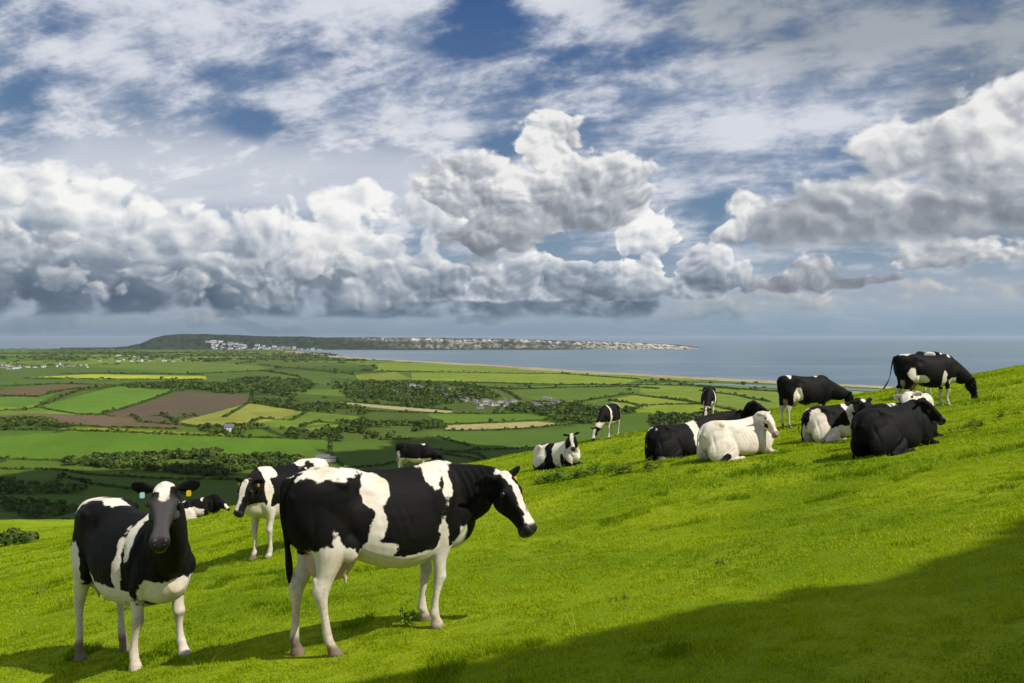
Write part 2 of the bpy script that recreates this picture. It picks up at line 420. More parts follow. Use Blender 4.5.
# ---- the headland across the bay
prof = np.array([(60, 352), (100, 350.2), (128, 347), (140, 343.5), (152, 338.5), (165, 335), (185, 334), (210, 334.2), (240, 335.2), (290, 336.6), (340, 337.4), (400, 338.6), (440, 338.8), (480, 339.6), (520, 340.2), (560, 341.4), (600, 342.6), (640, 343.6), (665, 345), (690, 346.8), (698, 349)])
us = np.linspace(60, 698, 900); ts = np.linspace(0, 1, 60)
top = np.interp(us, prof[:, 0], prof[:, 1]) - .9 * ss01((us - 320) / 60) * ss01((697 - us) / 20) + .35 * vnoise(np.stack([us / 9, us * 0], 1), 51) + .2 * vnoise(np.stack([us / 3, us * 0], 1), 52)
U, Tt = np.meshgrid(us, ts, indexing='ij')
D0 = 11900 + 300 * vnoise(np.stack([U.ravel() / 60, U.ravel() * 0], 1), 53) + 500 * np.clip((U.ravel() - 400) / 300, 0, 1)
Dp = D0 + Tt.ravel() * 2600
ztop = CAMZ - (np.repeat(top, 60) - HZ) / F * (D0 + 700)
tt = Tt.ravel()
Pn = np.stack([U.ravel() / 7, tt * 14], 1)
h = np.interp(tt, [0, .02, .10, .20, .27, .34, .8, 1], [-.05, .03, .35, .62, .93, 1.0, .9, -.1])
h = h + .10 * fbm(Pn, 3, 54) * np.sin(np.clip(tt / .34, 0, 1) * np.pi)
zz = h * np.maximum(ztop, 12)
slope = np.exp(-((tt - .24 + .03 * vnoise(np.stack([U.ravel() / 20, tt * 0], 1), 57)) / .045) ** 2) * ss01((U.ravel() - 330) / 80) + .55 * np.exp(-((tt - .10) / .06) ** 2) * ss01((U.ravel() - 360) / 90)
slope = slope * (.35 + .65 * ss01(.5 + vnoise(Pn * [2.0, .6], 56))) + .5 * ss01((U.ravel() - 560) / 60) * (tt < .3)
Vh = np.stack([(U.ravel() - 512) / F * Dp, Dp, zz], 1)
i = np.arange(899)[:, None] * 60 + np.arange(59)[None]
Qh = np.stack([i, i + 60, i + 61, i + 1], -1).reshape(-1, 4)[:, ::1]
mh, t, p = material('headland', rough=.95, spec=.03)
geo = t.new('ShaderNodeNewGeometry'); pos = geo.outputs['Position']
nn = t.noise(t.vm('MULTIPLY', pos, (.012, .004, .02)), 1, 5, .65)
g = t.mix(t.ss(nn, .35, .65), (.014, .026, .016), (.045, .060, .032))
g = t.mix(t.mul(t.attr('cliff'), t.ss(t.noise(t.vm('MULTIPLY', pos, (.02, .004, .03)), 1, 3, .6), .35, .6)), g, (.52, .47, .40))
t.put(p.inputs['Base Color'], g)
link('headland', mesh_np('headland', Vh, Qh, attrs={'cliff': np.clip(slope, 0, 1)}, mats=[mh]), kind='structure')
def headland_z(px, q):     # point on the headland, q from 0 at the shore to 1 at the far side
    a = int(np.clip(np.searchsorted(us, px), 0, 899)); b = int(np.clip(round(q * 59), 0, 59)); return Vh[a * 60 + b]

# ================================================================== woods, hedges
mleaf, t, p = material('distant_leaves', rough=.9, spec=.05)
cc = t.mix(t.ss(t.attr('tint'), .0, .6), (.034, .064, .014), (.100, .140, .028)); cc = t.mix(t.ss(t.attr('tint'), .75, 1.), cc, (.12, .125, .035))
t.put(p.inputs['Base Color'], cc)
def leaf_cloud(acc, C, rad, hgt, nq, size, tint):
    """nq leafy faces for each crown centre C (m,3)"""
    m = len(C); k = m * nq
    d = rng.normal(size=(k, 3)); d /= np.linalg.norm(d, axis=1)[:, None]; d[:, 2] = np.abs(d[:, 2]) * .9 - .12
    r = rng.uniform(.72, 1.0, k)[:, None]
    R3 = np.stack([np.repeat(rad, nq), np.repeat(rad, nq), np.repeat(hgt, nq)], 1)
    lump = 1 + .22 * vnoise(d * 2.2 + np.repeat(C, nq, 0) * .37, 61)[:, None]
    c = np.repeat(C, nq, 0) + d * r * R3 * lump
    nrm = d + rng.normal(scale=.45, size=(k, 3)); nrm /= np.linalg.norm(nrm, axis=1)[:, None]
    a = np.cross(nrm, rng.normal(size=(k, 3))); a /= np.linalg.norm(a, axis=1)[:, None]; b = np.cross(nrm, a)
    s = (np.repeat(size, nq) * rng.uniform(.6, 1.2, k))[:, None]
    Vq = np.stack([c - a * s - b * s * .7, c + a * s * .8 - b * s, c + a * s + b * s * .8, c - a * s * .7 + b * s], 1).reshape(-1, 3)
    tn = np.repeat(np.repeat(tint, nq) + rng.uniform(-.12, .12, k), 4)
    acc.add(Vq, np.arange(4 * k).reshape(-1, 4), tint=tn)

for poly, th_, what in WOODS:
    hp = np.array([hit(a, b + 1.5) for a, b in poly])
    lo, hi = hp.min(0), hp.max(0)
    D = hp[:, 1].mean(); sp_ = np.clip(D / 150., 6.5, 26.)
    nx = int((hi[0] - lo[0]) / sp_) + 1; ny = int((hi[1] - lo[1]) / sp_) + 1
    GX, GY = np.meshgrid(np.linspace(lo[0], hi[0], nx), np.linspace(lo[1], hi[1], ny))
    pts = np.stack([GX.ravel(), GY.ravel()], 1) + rng.uniform(-.5, .5, (nx * ny, 2)) * sp_
    pts = pts[inside(pts, hp + 0)]
    pts = pts[vnoise(pts / (260. if D > 3000 else 55.), 71) > -.18]
    if len(pts) > 900: pts = pts[rng.permutation(len(pts))[:900]]
    g = ground(pts[:, 0], pts[:, 1])
    hh = th_ * rng.uniform(.55, 1.15, len(pts)); rad = np.clip(hh * .55, sp_ * .45, 14)
    a = Acc(); nq = 46 if D < 1500 else 30 if D < 3500 else 18
    leaf_cloud(a, np.stack([pts[:, 0], pts[:, 1], g + hh * .45], 1), rad, hh * .55, nq, rad * .30, rng.uniform(0, .9, len(pts)) * rng.uniform(.5, 1, len(pts)))
    link('woodland', a.mesh('woodland', mats=[mleaf], smooth=False), kind='stuff', label=what, category='woodland')

def hedge_obj(line, label=None, hgt=3.2):
    L = [hit(a, b) for a, b in line]; pts = []
    for a, b in zip(L[:-1], L[1:]):
        d = np.linalg.norm(b - a); st_ = np.clip(a[1] / 420., 2.2, 12)
        k = max(2, int(d / st_)); q = np.linspace(0, 1, k, endpoint=False)[:, None]
        pts.append(a + (b - a) * q)
    pts = np.vstack(pts); pts = pts + rng.normal(scale=1.0, size=pts.shape)
    D = pts[:, 1].mean(); g = ground(pts[:, 0], pts[:, 1])
    tree = rng.uniform(size=len(pts)) < .07
    hh = np.where(tree, rng.uniform(6, 10, len(pts)), hgt * rng.uniform(.7, 1.3, len(pts))) * np.clip(D / 2200, .62, 1.4)
    rad = np.where(tree, hh * .5, np.clip(D / 420., 2.2, 12) * .95)
    a = Acc(); leaf_cloud(a, np.stack([pts[:, 0], pts[:, 1], g + hh * .42], 1), rad, hh * .58, 16, np.minimum(rad, hh) * .42, rng.uniform(0, .8, len(pts)))
    return a
for k, line in enumerate(HEDGES):
    D = hit(*line[0])[1]
    where = 'on the dark valley floor just beyond the hill edge' if D < 1200 else 'between the ploughed and green fields in mid valley' if D < 2300 else 'among the far fields towards the coast'
    link('hedgerow', hedge_obj(line).mesh('hedgerow', mats=[mleaf], smooth=False), label='dark green hedge line ' + where, category='hedgerow', group='hedgerows ' + where)

# hedges of the outer patchwork, too many and too far to count
cand = np.stack([rng.uniform(-6500, 3500, 60000), rng.uniform(900, 11000, 60000)], 1)
Wc = cand + 60 * np.stack([vnoise(cand / 400., 21), vnoise(cand / 400., 22)], 1)
d1 = np.full(len(cand), 1e12); d2 = d1.copy()
for sd in seeds:
    dd = (Wc[:, 0] - sd[0]) ** 2 * .8 + (Wc[:, 1] - sd[1]) ** 2 * 1.1
    c = dd < d1; d2 = np.where(c, d1, np.minimum(d2, dd)); d1 = np.where(c, dd, d1)
ok = (np.sqrt(d2) - np.sqrt(d1)) < 14
cand = cand[ok]; zc, dc = valley(cand[:, 0], cand[:, 1]); pc = np.stack(to_px(cand[:, 0], cand[:, 1], zc), 1)
ok = (dc > 250) & (np.abs(pc[:, 0] - 512) < 620)
for poly, _c in FIELDS:
    ok &= ~inside(pc, poly)
cand = cand[ok]; zc = zc[ok]; hh = rng.uniform(3, 8, len(cand)); D = cand[:, 1]
a = Acc(); leaf_cloud(a, np.stack([cand[:, 0], cand[:, 1], zc + hh * .4], 1), np.clip(D / 350, 3, 16), hh * .6, 12, hh * .5, rng.uniform(0, .8, len(cand)))
link('far_hedgerows', a.mesh('far_hedgerows', mats=[mleaf], smooth=False), kind='stuff', label='far hedges and bushes dividing the distant fields', category='hedges')

# ================================================================== houses
def house_mesh(w, d, h, rh, wall, roof, wing=False):
    a = Acc()
    def block(x0, x1, y0, y1, h, rh):
        Vb = [(x0, y0, -2), (x1, y0, -2), (x1, y1, -2), (x0, y1, -2), (x0, y0, h), (x1, y0, h), (x1, y1, h), (x0, y1, h), (x0, (y0 + y1) / 2, h + rh), (x1, (y0 + y1) / 2, h + rh)]
        a.add(Vb, [(0, 1, 5, 4), (2, 3, 7, 6)], [(1, 2, 6), (1, 6, 5), (5, 6, 9), (3, 0, 4), (3, 4, 7), (7, 4, 8)])
        fm.extend([0, 0]); ft.extend([0] * 6)
        e = .5; cy = (y0 + y1) / 2
        Vr = []
        for g in (0, .25):
            Vr += [(x0 - e, y0 - e, h - .25 + g), (x1 + e, y0 - e, h - .25 + g), (x1 + e, cy, h + rh + .05 + g), (x0 - e, cy, h + rh + .05 + g), (x0 - e, y1 + e, h - .25 + g), (x1 + e, y1 + e, h - .25 + g)]
        a.add(Vr, [(6, 7, 8, 9), (9, 8, 11, 10), (1, 0, 3, 2), (2, 3, 4, 5), (0, 1, 7, 6), (5, 4, 10, 11), (0, 6, 9, 3), (3, 9, 10, 4), (7, 1, 2, 8), (8, 2, 5, 11)]); fm.extend([1] * 10)
        cw = .5; X0 = x0 + 1; Vc = [(X0 - cw, cy - cw, h), (X0 + cw, cy - cw, h), (X0 + cw, cy + cw, h), (X0 - cw, cy + cw, h)]
        Vc += [(p_[0], p_[1], h + rh + 1.4) for p_ in Vc]; a.add(Vc, [(0, 1, 5, 4), (1, 2, 6, 5), (2, 3, 7, 6), (3, 0, 4, 7), (4, 5, 6, 7)]); fm.extend([1] * 5)
    fm = []; ft = []
    block(-w / 2, w / 2, -d / 2, d / 2, h, rh)
    if wing: block(w / 2 - .2, w / 2 + w * .5, -d * .4, d * .4, h * .75, rh * .7)
    # dark window openings, set proud of the wall
    nwin = max(2, int(w / 3)); 
    for lv in (1.0, 3.6):
        if lv + 1.2 > h: continue
        for q in range(nwin):
            x = -w / 2 + w * (q + .5) / nwin
            y = -d / 2 - .03; a.add([(x - .5, y, lv), (x + .5, y, lv), (x + .5, y, lv + 1.2), (x - .5, y, lv + 1.2)], [(0, 1, 2, 3)]); fm.append(2)
    return a.mesh('house', mats=[wall, roof, MWIN], smooth=False, fmat=fm + ft)
MW = [material('render_white', (.80, .78, .74))[0], material('stone_cream', (.56, .50, .40))[0], material('brick_warm', (.38, .29, .22))[0]]
MR = [material('slate_roof', (.13, .13, .15))[0], material('tile_roof', (.20, .13, .10))[0]]
MWIN = material('window_glass', (.03, .035, .045), .2)[0]
HM = [house_mesh(11, 8, 5.6, 3.2, MW[0], MR[0]), house_mesh(16, 8, 5.4, 3.0, MW[1], MR[0], True), house_mesh(10, 7, 5.0, 3.0, MW[2], MR[1]), house_mesh(13, 9, 5.8, 3.4, MW[0], MR[1], True), house_mesh(30, 14, 9, 4, MW[0], MR[0])]
def put_house(x, y, z, k, s, rz, label, group):
    o = link('house', HM[k], loc=(x, y, z), label=label, category='house', group=group); o.rotation_euler = (0, 0, rz); o.scale = (s, s, s)
VLIN = [(398, 389), (410, 390), (425, 391), (440, 392), (449, 396), (458, 399), (470, 402), (482, 404), (495, 405), (508, 406), (520, 406), (532, 405), (545, 404), (556, 402)]
for k in range(78):
    q = rng.uniform(0, len(VLIN) - 1.01); a_, b_ = VLIN[int(q)], VLIN[int(q) + 1]; f_ = q - int(q)
    px = a_[0] + (b_[0] - a_[0]) * f_ + rng.normal() * 6; py = a_[1] + (b_[1] - a_[1]) * f_ + rng.normal() * 2.6
    x, y = hit(px, py); z = ground([x], [y])[0]
    put_house(x, y, z + 1.5, int(rng.choice([0, 0, 1, 1, 1, 2, 3])), rng.uniform(.6, .95), rng.uniform(-.6, .6), 'small house among trees in the valley village', 'houses of the valley village')
for k in range(64):
    px = rng.uniform(0, 92) if k < 38 else rng.uniform(90, 190); py = (367.5 - px * .01 + rng.normal() * 1.1) if k < 38 else 360.5 + rng.normal() * 1.6 - (px - 90) * .01
    x, y = hit(px, py); z = ground([x], [y])[0]
    put_house(x, y, z + 3, int(rng.choice([0, 1, 2, 3, 4])), rng.uniform(.7, 1.), rng.uniform(-.5, .5), 'pale far-off house in the strip of town left of the headland', 'houses in the strip of town on the left')
for k in range(108):
    q = rng.uniform(0, 1) ** 1.0; px = 214 + 104 * q ** 1.5 + rng.normal() * 3; py = 353.4 - rng.uniform(0, 1) ** .9 * (10.5 - 9.6 * q)
    Dh = 11750.; 
    a_ = headland_z(px, 0); tq = (353.2 - py) / 9.5 * .16
    v_ = headland_z(px, tq)
    put_house(v_[0], v_[1], v_[2] - 1 + 4, int(rng.choice([0, 0, 3, 4, 4, 1])), rng.uniform(1.3, 2.2), rng.uniform(-.5, .5), 'tiny white building in the town at the foot of the headland', 'white buildings of the headland town')
x, y = hit(229, 431.5); put_house(x, y, ground([x], [y])[0] + .5, 0, 1.1, .2, 'white farm building by the trees below the olive field', 'farm'); 
x, y = hit(322, 462); put_house(x, y, ground([x], [y])[0], 1, 1., .3, 'grey farmhouse in the wood behind the walking cow', 'farm')
# ================================================================== camera, sun, sky, air
cam = bpy.data.cameras.new('camera'); cam.lens = 30; cam.sensor_width = 36; cam.clip_start = .1; cam.clip_end = 200000
camo = bpy.data.objects.new('camera', cam); COL.objects.link(camo); camo.location = (0, 0, CAMZ); camo.rotation_euler = (R(90) - math.atan(4.5 / F), 0, 0)
scene.camera = camo
sl = bpy.data.lights.new('sun', 'SUN'); sl.energy = 4.6; sl.angle = R(.5); sl.color = (1, .95, .86)
so = bpy.data.objects.new('sun', sl); COL.objects.link(so); so.rotation_euler = Vector(-SUN).to_track_quat('-Z', 'Y').to_euler(); so.location = (0, 0, 400)

w = bpy.data.worlds.new('World'); scene.world = w; w.use_nodes = True
t = NT(w.node_tree); bg = w.node_tree.nodes['Background']
sky = t.new('ShaderNodeTexSky', sky_type='NISHITA'); sky.sun_disc = False
sky.sun_elevation = math.asin(SUN[2]); sky.sun_rotation = math.atan2(SUN[0], SUN[1]); sky.air_density = 1.0; sky.dust_density = .6; sky.ozone_density = 2.0
t.flat = True
d = t.new('ShaderNodeTexCoord').outputs['Generated']
dx, dy, dz = t.sep(d)
hor = t.m('SQRT', t.add(t.mul(dx, dx), t.mul(dy, dy)))
el = t.div(dz, t.m('MAXIMUM', hor, .02)); az_ = t.m('ARCTAN2', dx, dy)
base = t.mix(1.0, sky.outputs[0], (.075, .075, .075), 'MULTIPLY')
blue = t.mix(t.ss(el, .0, .42, kind='LINEAR'), (.20, .31, .42), (.024, .085, .27))
base = t.mix(.75, base, blue)
p = t.xyz(az_, el, 0)
def AE(px, py):
    a = math.atan((px - 512) / F); return a, (HZ - py) / F * math.cos(a)
def length(v):
    n = t.new('ShaderNodeVectorMath', operation='LENGTH'); t.put(n.inputs[0], v); return n.outputs['Value']
def blob(px, py, rx, ry, q=p):
    """1 in the middle, 0 at the edge, negative outside"""
    a, e = AE(px, py)
    return t.sub(1.0, length(t.vm('MULTIPLY', t.vm('SUBTRACT', q, (a, e, 0)), (F / rx * math.cos(a), F / ry, 0))))
def smax(vals, k=.15):
    o = vals[0]
    for v in vals[1:]: o = t.m('SMOOTH_MAX', o, v, k)
    return o
# --- high veil: sheets seen in perspective
inv = t.div(1.0, t.add(t.m('ABSOLUTE', el), .30))
vp = t.xyz(t.add(t.mul(t.m('SINE', az_), inv), 3.1), t.add(t.mul(t.m('COSINE', az_), inv), t.mul(az_, .5)), 0)
n1 = t.noise(vp, 1.3, 3, .5); n2 = t.noise(t.vm('MULTIPLY', vp, (1.0, 1.9, 1)), 4.5, 6, .60, .12); n3 = t.noise(t.vm('MULTIPLY', p, (1, 1.6, 1)), 9, 7, .62, .15)
veil = t.add(t.mul(n1, .34), t.add(t.mul(n2, .33), t.mul(n3, .33)))
gaps = smax([t.mul(blob(*g), a_) for g, a_ in (((0, 70, 70, 100), .8), ((478, 20, 66, 72), 1.6), ((262, 122, 60, 26), .8), ((8, 186, 64, 15), 1.5), ((500, 145, 64, 18), 1.2), ((330, 45, 70, 34), .5),
             ((885, 145, 50, 34), 1.1), ((715, 215, 36, 38), .9), ((790, 225, 60, 12), .6), ((640, 60, 150, 34), .35))], .08)
veil = t.sub(veil, t.mul(t.m('MAXIMUM', gaps, 0.), .20))
va = t.ss(veil, .34, .56)
lum = t.ss(t.add(t.mul(n2, .45), t.add(t.mul(n3, .45), t.mul(n1, .10))), .38, .62)
vcol = t.mix(lum, (.31, .37, .50), (.67, .70, .77))
va = t.mul(va, t.ss(lum, 0, 1, .74, 1.))
rightgrey = t.m('MAXIMUM', t.m('MAXIMUM', blob(900, -50, 300, 150), blob(1040, 70, 120, 100)), 0., clamp=True)
vcol = t.mix(t.ss(rightgrey, .0, .5, 0, .85), vcol, t.mix(lum, (.16, .205, .26), (.30, .34, .39)))
bandw = t.mul(t.ss(el, .10, .16), t.ss(el, .28, .19)); bw = t.mul(bandw, t.ss(az_, .30, -.15, .0, .75)); vcol = t.mix(bw, vcol, (.80, .81, .85))
va = t.m('MAXIMUM', va, t.mul(bw, t.ss(gaps, .5, .0)))
vcol = t.mix(t.ss(el, .03, .15, .85, .0), vcol, (.40, .46, .54))
col = t.mix(t.m('MAXIMUM', va, t.ss(el, .13, .03, 0, .8)), base, vcol)

# --- cumulus: billows with lit tops, two sizes of billow shared by all heaps
q0 = t.vm('ADD', p, t.vm('SCALE', t.vm('SUBTRACT', t.noise(p, 7, 3, .6, col=True), (.5, .5, .5)), sc=.045))
def billow(q, s):
    a = t.voro(q, s, 2.5, .52, 'F1'); b = t.noise(q, s * 1.3, 5, .60)
    return t.add(t.mul(t.sub(.40, t.mul(a, a)), .52), t.mul(t.sub(b, .5), .95))
FLD = {}
for key, s, off in (('L', 13., 3.3), ('M', 21., 7.7)):
    q = t.vm('MULTIPLY', t.vm('ADD', q0, (off, off * .7, 0)), (1, 1.25, 1)); dl = .14 / s
    h0 = billow(q, s); h1 = billow(t.vm('ADD', q, (dl * .7, dl * 1.0, 0)), s)
    FLD[key] = (h0, t.sub(h0, h1))
low = t.sub(t.noise(t.vm('ADD', p, (5.5, 0, 0)), 9, 2, .5), .5); low1 = t.sub(t.noise(t.vm('ADD', p, (5.515, .022, 0)), 9, 2, .5), .5); elow = t.sub(low, low1)
fluff = t.mul(t.sub(n3, .5), .5)
ebase = t.add(t.mul(elow, .7), t.mul(low, .40))
def cumulus(col, blobs, key, amp, edge, tones, el0, el1, k=.15, flat=None, vert=.35, eg=1.0, fl=26, bias=.10):
    h0, e0 = FLD[key]
    m0 = smax([blob(*b, q=q0) for b in blobs], k)
    dens = t.add(t.sub(t.m('MINIMUM', m0, .55), bias), t.add(t.mul(h0, amp), fluff))
    if flat is not None:           # a level base
        dens = t.m('MINIMUM', dens, t.mul(t.sub(t.add(el, t.mul(fluff, .03)), flat), fl))
    al = t.ss(dens, .0, edge)
    L = t.add(t.add(t.mul(e0, .80 * eg), ebase), t.ss(el, el0, el1, .5 - vert, .5 + vert, 'LINEAR'))
    L = t.add(L, t.mul(fluff, .6)); L = t.add(L, t.ss(dens, .45, .0, 0, .14))
    c = t.mix(t.ss(L, .0, .40, kind='LINEAR'), tones[0], tones[1]); c = t.mix(t.ss(L, .36, .68, kind='LINEAR'), c, tones[2]); c = t.mix(t.ss(L, .66, 1.0, kind='LINEAR'), c, tones[3])
    return t.mix(al, col, c)
T1 = ((.15, .19, .245), (.33, .38, .45), (.62, .65, .69), (.92, .92, .90))
TG = ((.185, .21, .25), (.30, .33, .375), (.50, .525, .56), (.85, .85, .84))
TP = ((.16, .20, .26), (.31, .36, .42), (.54, .57, .61), (.82, .82, .81))
TD = ((.070, .105, .155), (.115, .16, .22), (.20, .25, .315), (.36, .41, .46))
TH = ((.20, .26, .33), (.30, .36, .42), (.45, .48, .51), (.68, .66, .61))
col = cumulus(col, [(60, 324, 150, 11), (230, 324, 130, 9), (480, 322, 70, 7), (660, 306, 170, 20), (800, 296, 150, 16), (900, 292, 110, 12), (1000, 284, 80, 11)], 'M', .9, .5, TH, .0, .07, eg=.7)
# big bank on the left with its dark flat base
col = cumulus(col, [(20, 240, 190, 76), (190, 250, 180, 70), (330, 250, 150, 66), (395, 235, 90, 64), (470, 268, 90, 40), (70, 200, 70, 32), (372, 212, 56, 36)], 'L', .75, .20, T1, .045, .140, flat=.026, vert=.30)
col = cumulus(col, [(40, 290, 220, 48), (250, 294, 260, 44), (440, 298, 230, 34), (580, 306, 120, 18)], 'L', .8, .5, TD, .015, .105, flat=.019, eg=.6, fl=60)
col = cumulus(col, [(96, 284, 60, 20), (150, 280, 34, 18), (240, 282, 100, 34), (10, 248, 76, 32), (395, 284, 66, 26), (315, 262, 76, 30)], 'M', .9, .35, TP, .035, .11)
# middle heaps
col = cumulus(col, [(470, 284, 70, 22), (545, 277, 62, 28), (600, 274, 56, 28), (650, 252, 36, 40), (640, 224, 18, 18), (704, 272, 40, 26), (520, 292, 140, 15), (680, 288, 70, 15), (640, 244, 24, 30)], 'M', .60, .10, T1, .05, .125, flat=.040, bias=.04)
# the grey-bellied heap in the centre
col = cumulus(col, [(490, 192, 92, 40), (546, 142, 42, 40), (596, 182, 60, 36), (540, 208, 90, 32), (446, 182, 50, 30), (496, 236, 56, 24), (556, 168, 44, 34), (620, 200, 50, 24)], 'M', .55, .16, TG, .09, .215, bias=.02, k=.2)
# small ones
col = cumulus(col, [(748, 214, 30, 26), (732, 236, 22, 16)], 'M', .6, .3, TG, .09, .14)
col = cumulus(col, [(812, 268, 28, 17), (800, 279, 56, 10), (850, 281, 50, 8), (985, 246, 70, 18), (1030, 250, 50, 18), (920, 262, 56, 11)], 'M', .7, .25, TG, .055, .10)
# big one on the right
col = cumulus(col, [(1010, 165, 90, 84), (935, 185, 90, 56), (870, 205, 66, 42), (914, 152, 42, 30), (1040, 110, 66, 56), (850, 228, 100, 32), (960, 228, 100, 30), (1100, 190, 130, 100)], 'L', .60, .24, TG, .09, .235, flat=.088, fl=8, bias=-.02, k=.25)
# air towards the horizon
hz = t.ss(el, .045, -.002, 0, .8); col = t.mix(hz, col, t.mix(t.ss(az_, -.4, .5), (.19, .27, .35), (.20, .32, .43)))
lowd = t.ss(el, -.0005, -.004); col = t.mix(lowd, col, (.16, .23, .29))
t.put(bg.inputs[0], col); bg.inputs[1].default_value = 1.0
w.cycles.sampling_method = 'NONE'

vs = scene.view_settings; vs.view_transform = 'Standard'; vs.look = 'None'; vs.exposure = 0; vs.gamma = 1; vs.use_curve_mapping = False
scene.cycles.max_bounces = 5; scene.cycles.diffuse_bounces = 1; scene.cycles.glossy_bounces = 2; scene.cycles.transparent_max_bounces = 8; scene.cycles.volume_bounces = 0
scene.cycles.use_denoising = True
scene.cycles.use_adaptive_sampling = True; scene.cycles.adaptive_threshold = .015; scene.cycles.adaptive_min_samples = 8
# ================================================================== cows
def coat_material():
    m, t, p = material('cow_coat', rough=.70, spec=.16)
    co = t.new('ShaderNodeTexCoord').outputs['Object']
    f = t.attr('patch')
    nz = t.noise(co, 7, 4, .55); nf = t.noise(co, 60, 3, .6)
    f = t.add(f, t.mul(t.sub(nz, .5), .16)); f = t.add(f, t.mul(t.sub(nf, .5), .016))
    f = t.add(f, t.mul(t.sub(t.noise(t.vm('MULTIPLY', co, (110, 260, 260)), 1, 2, .6), .5), .020))
    w = t.ss(f, -.007, .007)
    n1 = t.noise(co, 3.5, 4, .6); n2 = t.noise(co, 22, 4, .65)
    black = t.mix(t.ss(n1, .4, .75), (.0032, .003, .003), (.008, .0062, .005))
    white = t.mix(t.ss(n1, .45, .8), (.76, .69, .57), (.58, .46, .31))
    white = t.mix(t.mul(t.ss(n2, .5, .8), .35), white, (.36, .26, .16))
    dirt = t.attr('dirt')
    white = t.mix(t.mul(dirt, t.ss(n2, .35, .65, .35, 1.0)), white, (.20, .125, .06))
    c = t.mix(w, black, white)
    c = t.mix(t.mul(t.attr('pink'), .85), c, t.mix(t.ss(n1, .4, .7), (.60, .33, .25), (.46, .25, .19)))
    c = t.mix(t.attr('grey'), c, (.078, .073, .071))
    c = t.mix(t.attr('wet'), c, (.022, .018, .017))
    c = t.mix(t.attr('hoof'), c, (.15, .105, .065))
    t.put(p.inputs['Base Color'], c); t.put(p.inputs['Roughness'], t.ss(t.attr('wet'), 0, 1, .70, .36))
    # short hair: fine streaks stretched over the skin
    mp = t.vm('MULTIPLY', co, (90, 220, 60))
    h = t.add(t.mul(t.noise(mp, 1, 3, .7), .6), t.add(t.mul(t.noise(co, 28, 4, .6), .5), t.mul(t.noise(co, 9, 3, .6), 1.4)))
    t.put(p.inputs['Normal'], t.bump(h, .24, .012))
    return m
COAT = coat_material()
M_EYE, _, _ = material('cow_eye', (.012, .008, .006), .12, .6)
M_TAGY, _, _ = material('yellow_tag', (.72, .50, .03), .45)
M_TAGB, _, _ = material('blue_tag', (.35, .62, .72), .45)
M_NOSTRIL, _, _ = material('nostril', (.01, .008, .008), .5)

#            X     ztop  zbot  w_top w_up  w_mid w_low
TORSO = [(-.97, 1.30, 1.02, .07, .09, .09, .06),
         (-.93, 1.37,  .90, .11, .15, .16, .12),
         (-.84, 1.435, .80, .13, .20, .22, .20),
         (-.68, 1.45,  .76, .15, .255, .265, .22),
         (-.52, 1.455, .75, .19, .275, .275, .22),
         (-.38, 1.44,  .70, .12, .23, .29, .25),
         (-.20, 1.42,  .62, .10, .245, .325, .29),
         ( .00, 1.41,  .57, .09, .255, .345, .31),
         ( .20, 1.415, .56, .085, .245, .335, .29),
         ( .38, 1.44,  .59, .075, .215, .29, .235),
         ( .54, 1.45,  .64, .06, .19, .255, .20),
         ( .68, 1.40,  .67, .06, .165, .225, .17),
         ( .79, 1.28,  .72, .05, .12, .17, .13),
         ( .86, 1.13,  .80, .03, .07, .10, .08)]
def torso_rings(lie):
    S = catmull(TORSO, 4); out = []
    for X, zt, zb, a, b, c, d in S:
        H = zt - zb
        pts = np.array([(0, 0), (a, .035), (b, .20), (c, .52), (d, .83), (d * .55, .965), (0, 1.0)])
        pts = np.vstack([pts, pts[-2:0:-1] * [-1, 1]])
        ring = []
        n = len(pts)
        for i in range(n):
            p0, p1, p2, p3 = pts[i - 1], pts[i], pts[(i + 1) % n], pts[(i + 2) % n]
            for k in range(3):
                t = k / 3
                ring.append(.5 * (2 * p1 + (p2 - p0) * t + (2 * p0 - 5 * p1 + 4 * p2 - p3) * t * t + (3 * p1 - p0 - 3 * p2 + p3) * t ** 3))
        ring = np.array(ring)
        z = zt - ring[:, 1] * H; y = ring[:, 0]
        if lie:
            z = (z - .53) * .94
            low = np.clip((.42 - z) / .42, 0, 1)
            y = y * (.95 + .22 * low)
            z = np.maximum(z, .02)
        out.append(np.stack([np.full(len(y), X), y, z], 1))
    return np.array(out)

HIND = [(1.22, -.66, .20, .12, .14), (1.05, -.66, .225, .13, .16), (.92, -.64, .205, .12, .18), (.81, -.63, .165, .10, .19),
        (.71, -.66, .115, .075, .19), (.62, -.70, .085, .055, .185), (.54, -.745, .082, .048, .18), (.47, -.755, .062, .042, .18),
        (.38, -.745, .040, .033, .175), (.27, -.735, .036, .031, .17), (.17, -.73, .042, .036, .17), (.115, -.72, .046, .040, .17),
        (.08, -.70, .045, .042, .17), (.045, -.685, .062, .052, .17), (.0, -.67, .075, .058, .17)]
FORE = [(1.20, .50, .12, .05, .17), (1.05, .56, .16, .075, .18), (.92, .56, .16, .085, .18), (.80, .51, .125, .08, .18),
        (.70, .475, .088, .065, .175), (.60, .465, .066, .053, .17), (.51, .478, .058, .052, .165), (.45, .488, .060, .056, .165),
        (.39, .475, .046, .044, .165), (.30, .465, .033, .031, .165), (.20, .462, .034, .032, .165), (.125, .466, .048, .043, .165),
        (.085, .485, .043, .042, .165), (.045, .50, .060, .052, .165), (.0, .515, .074, .058, .165)]
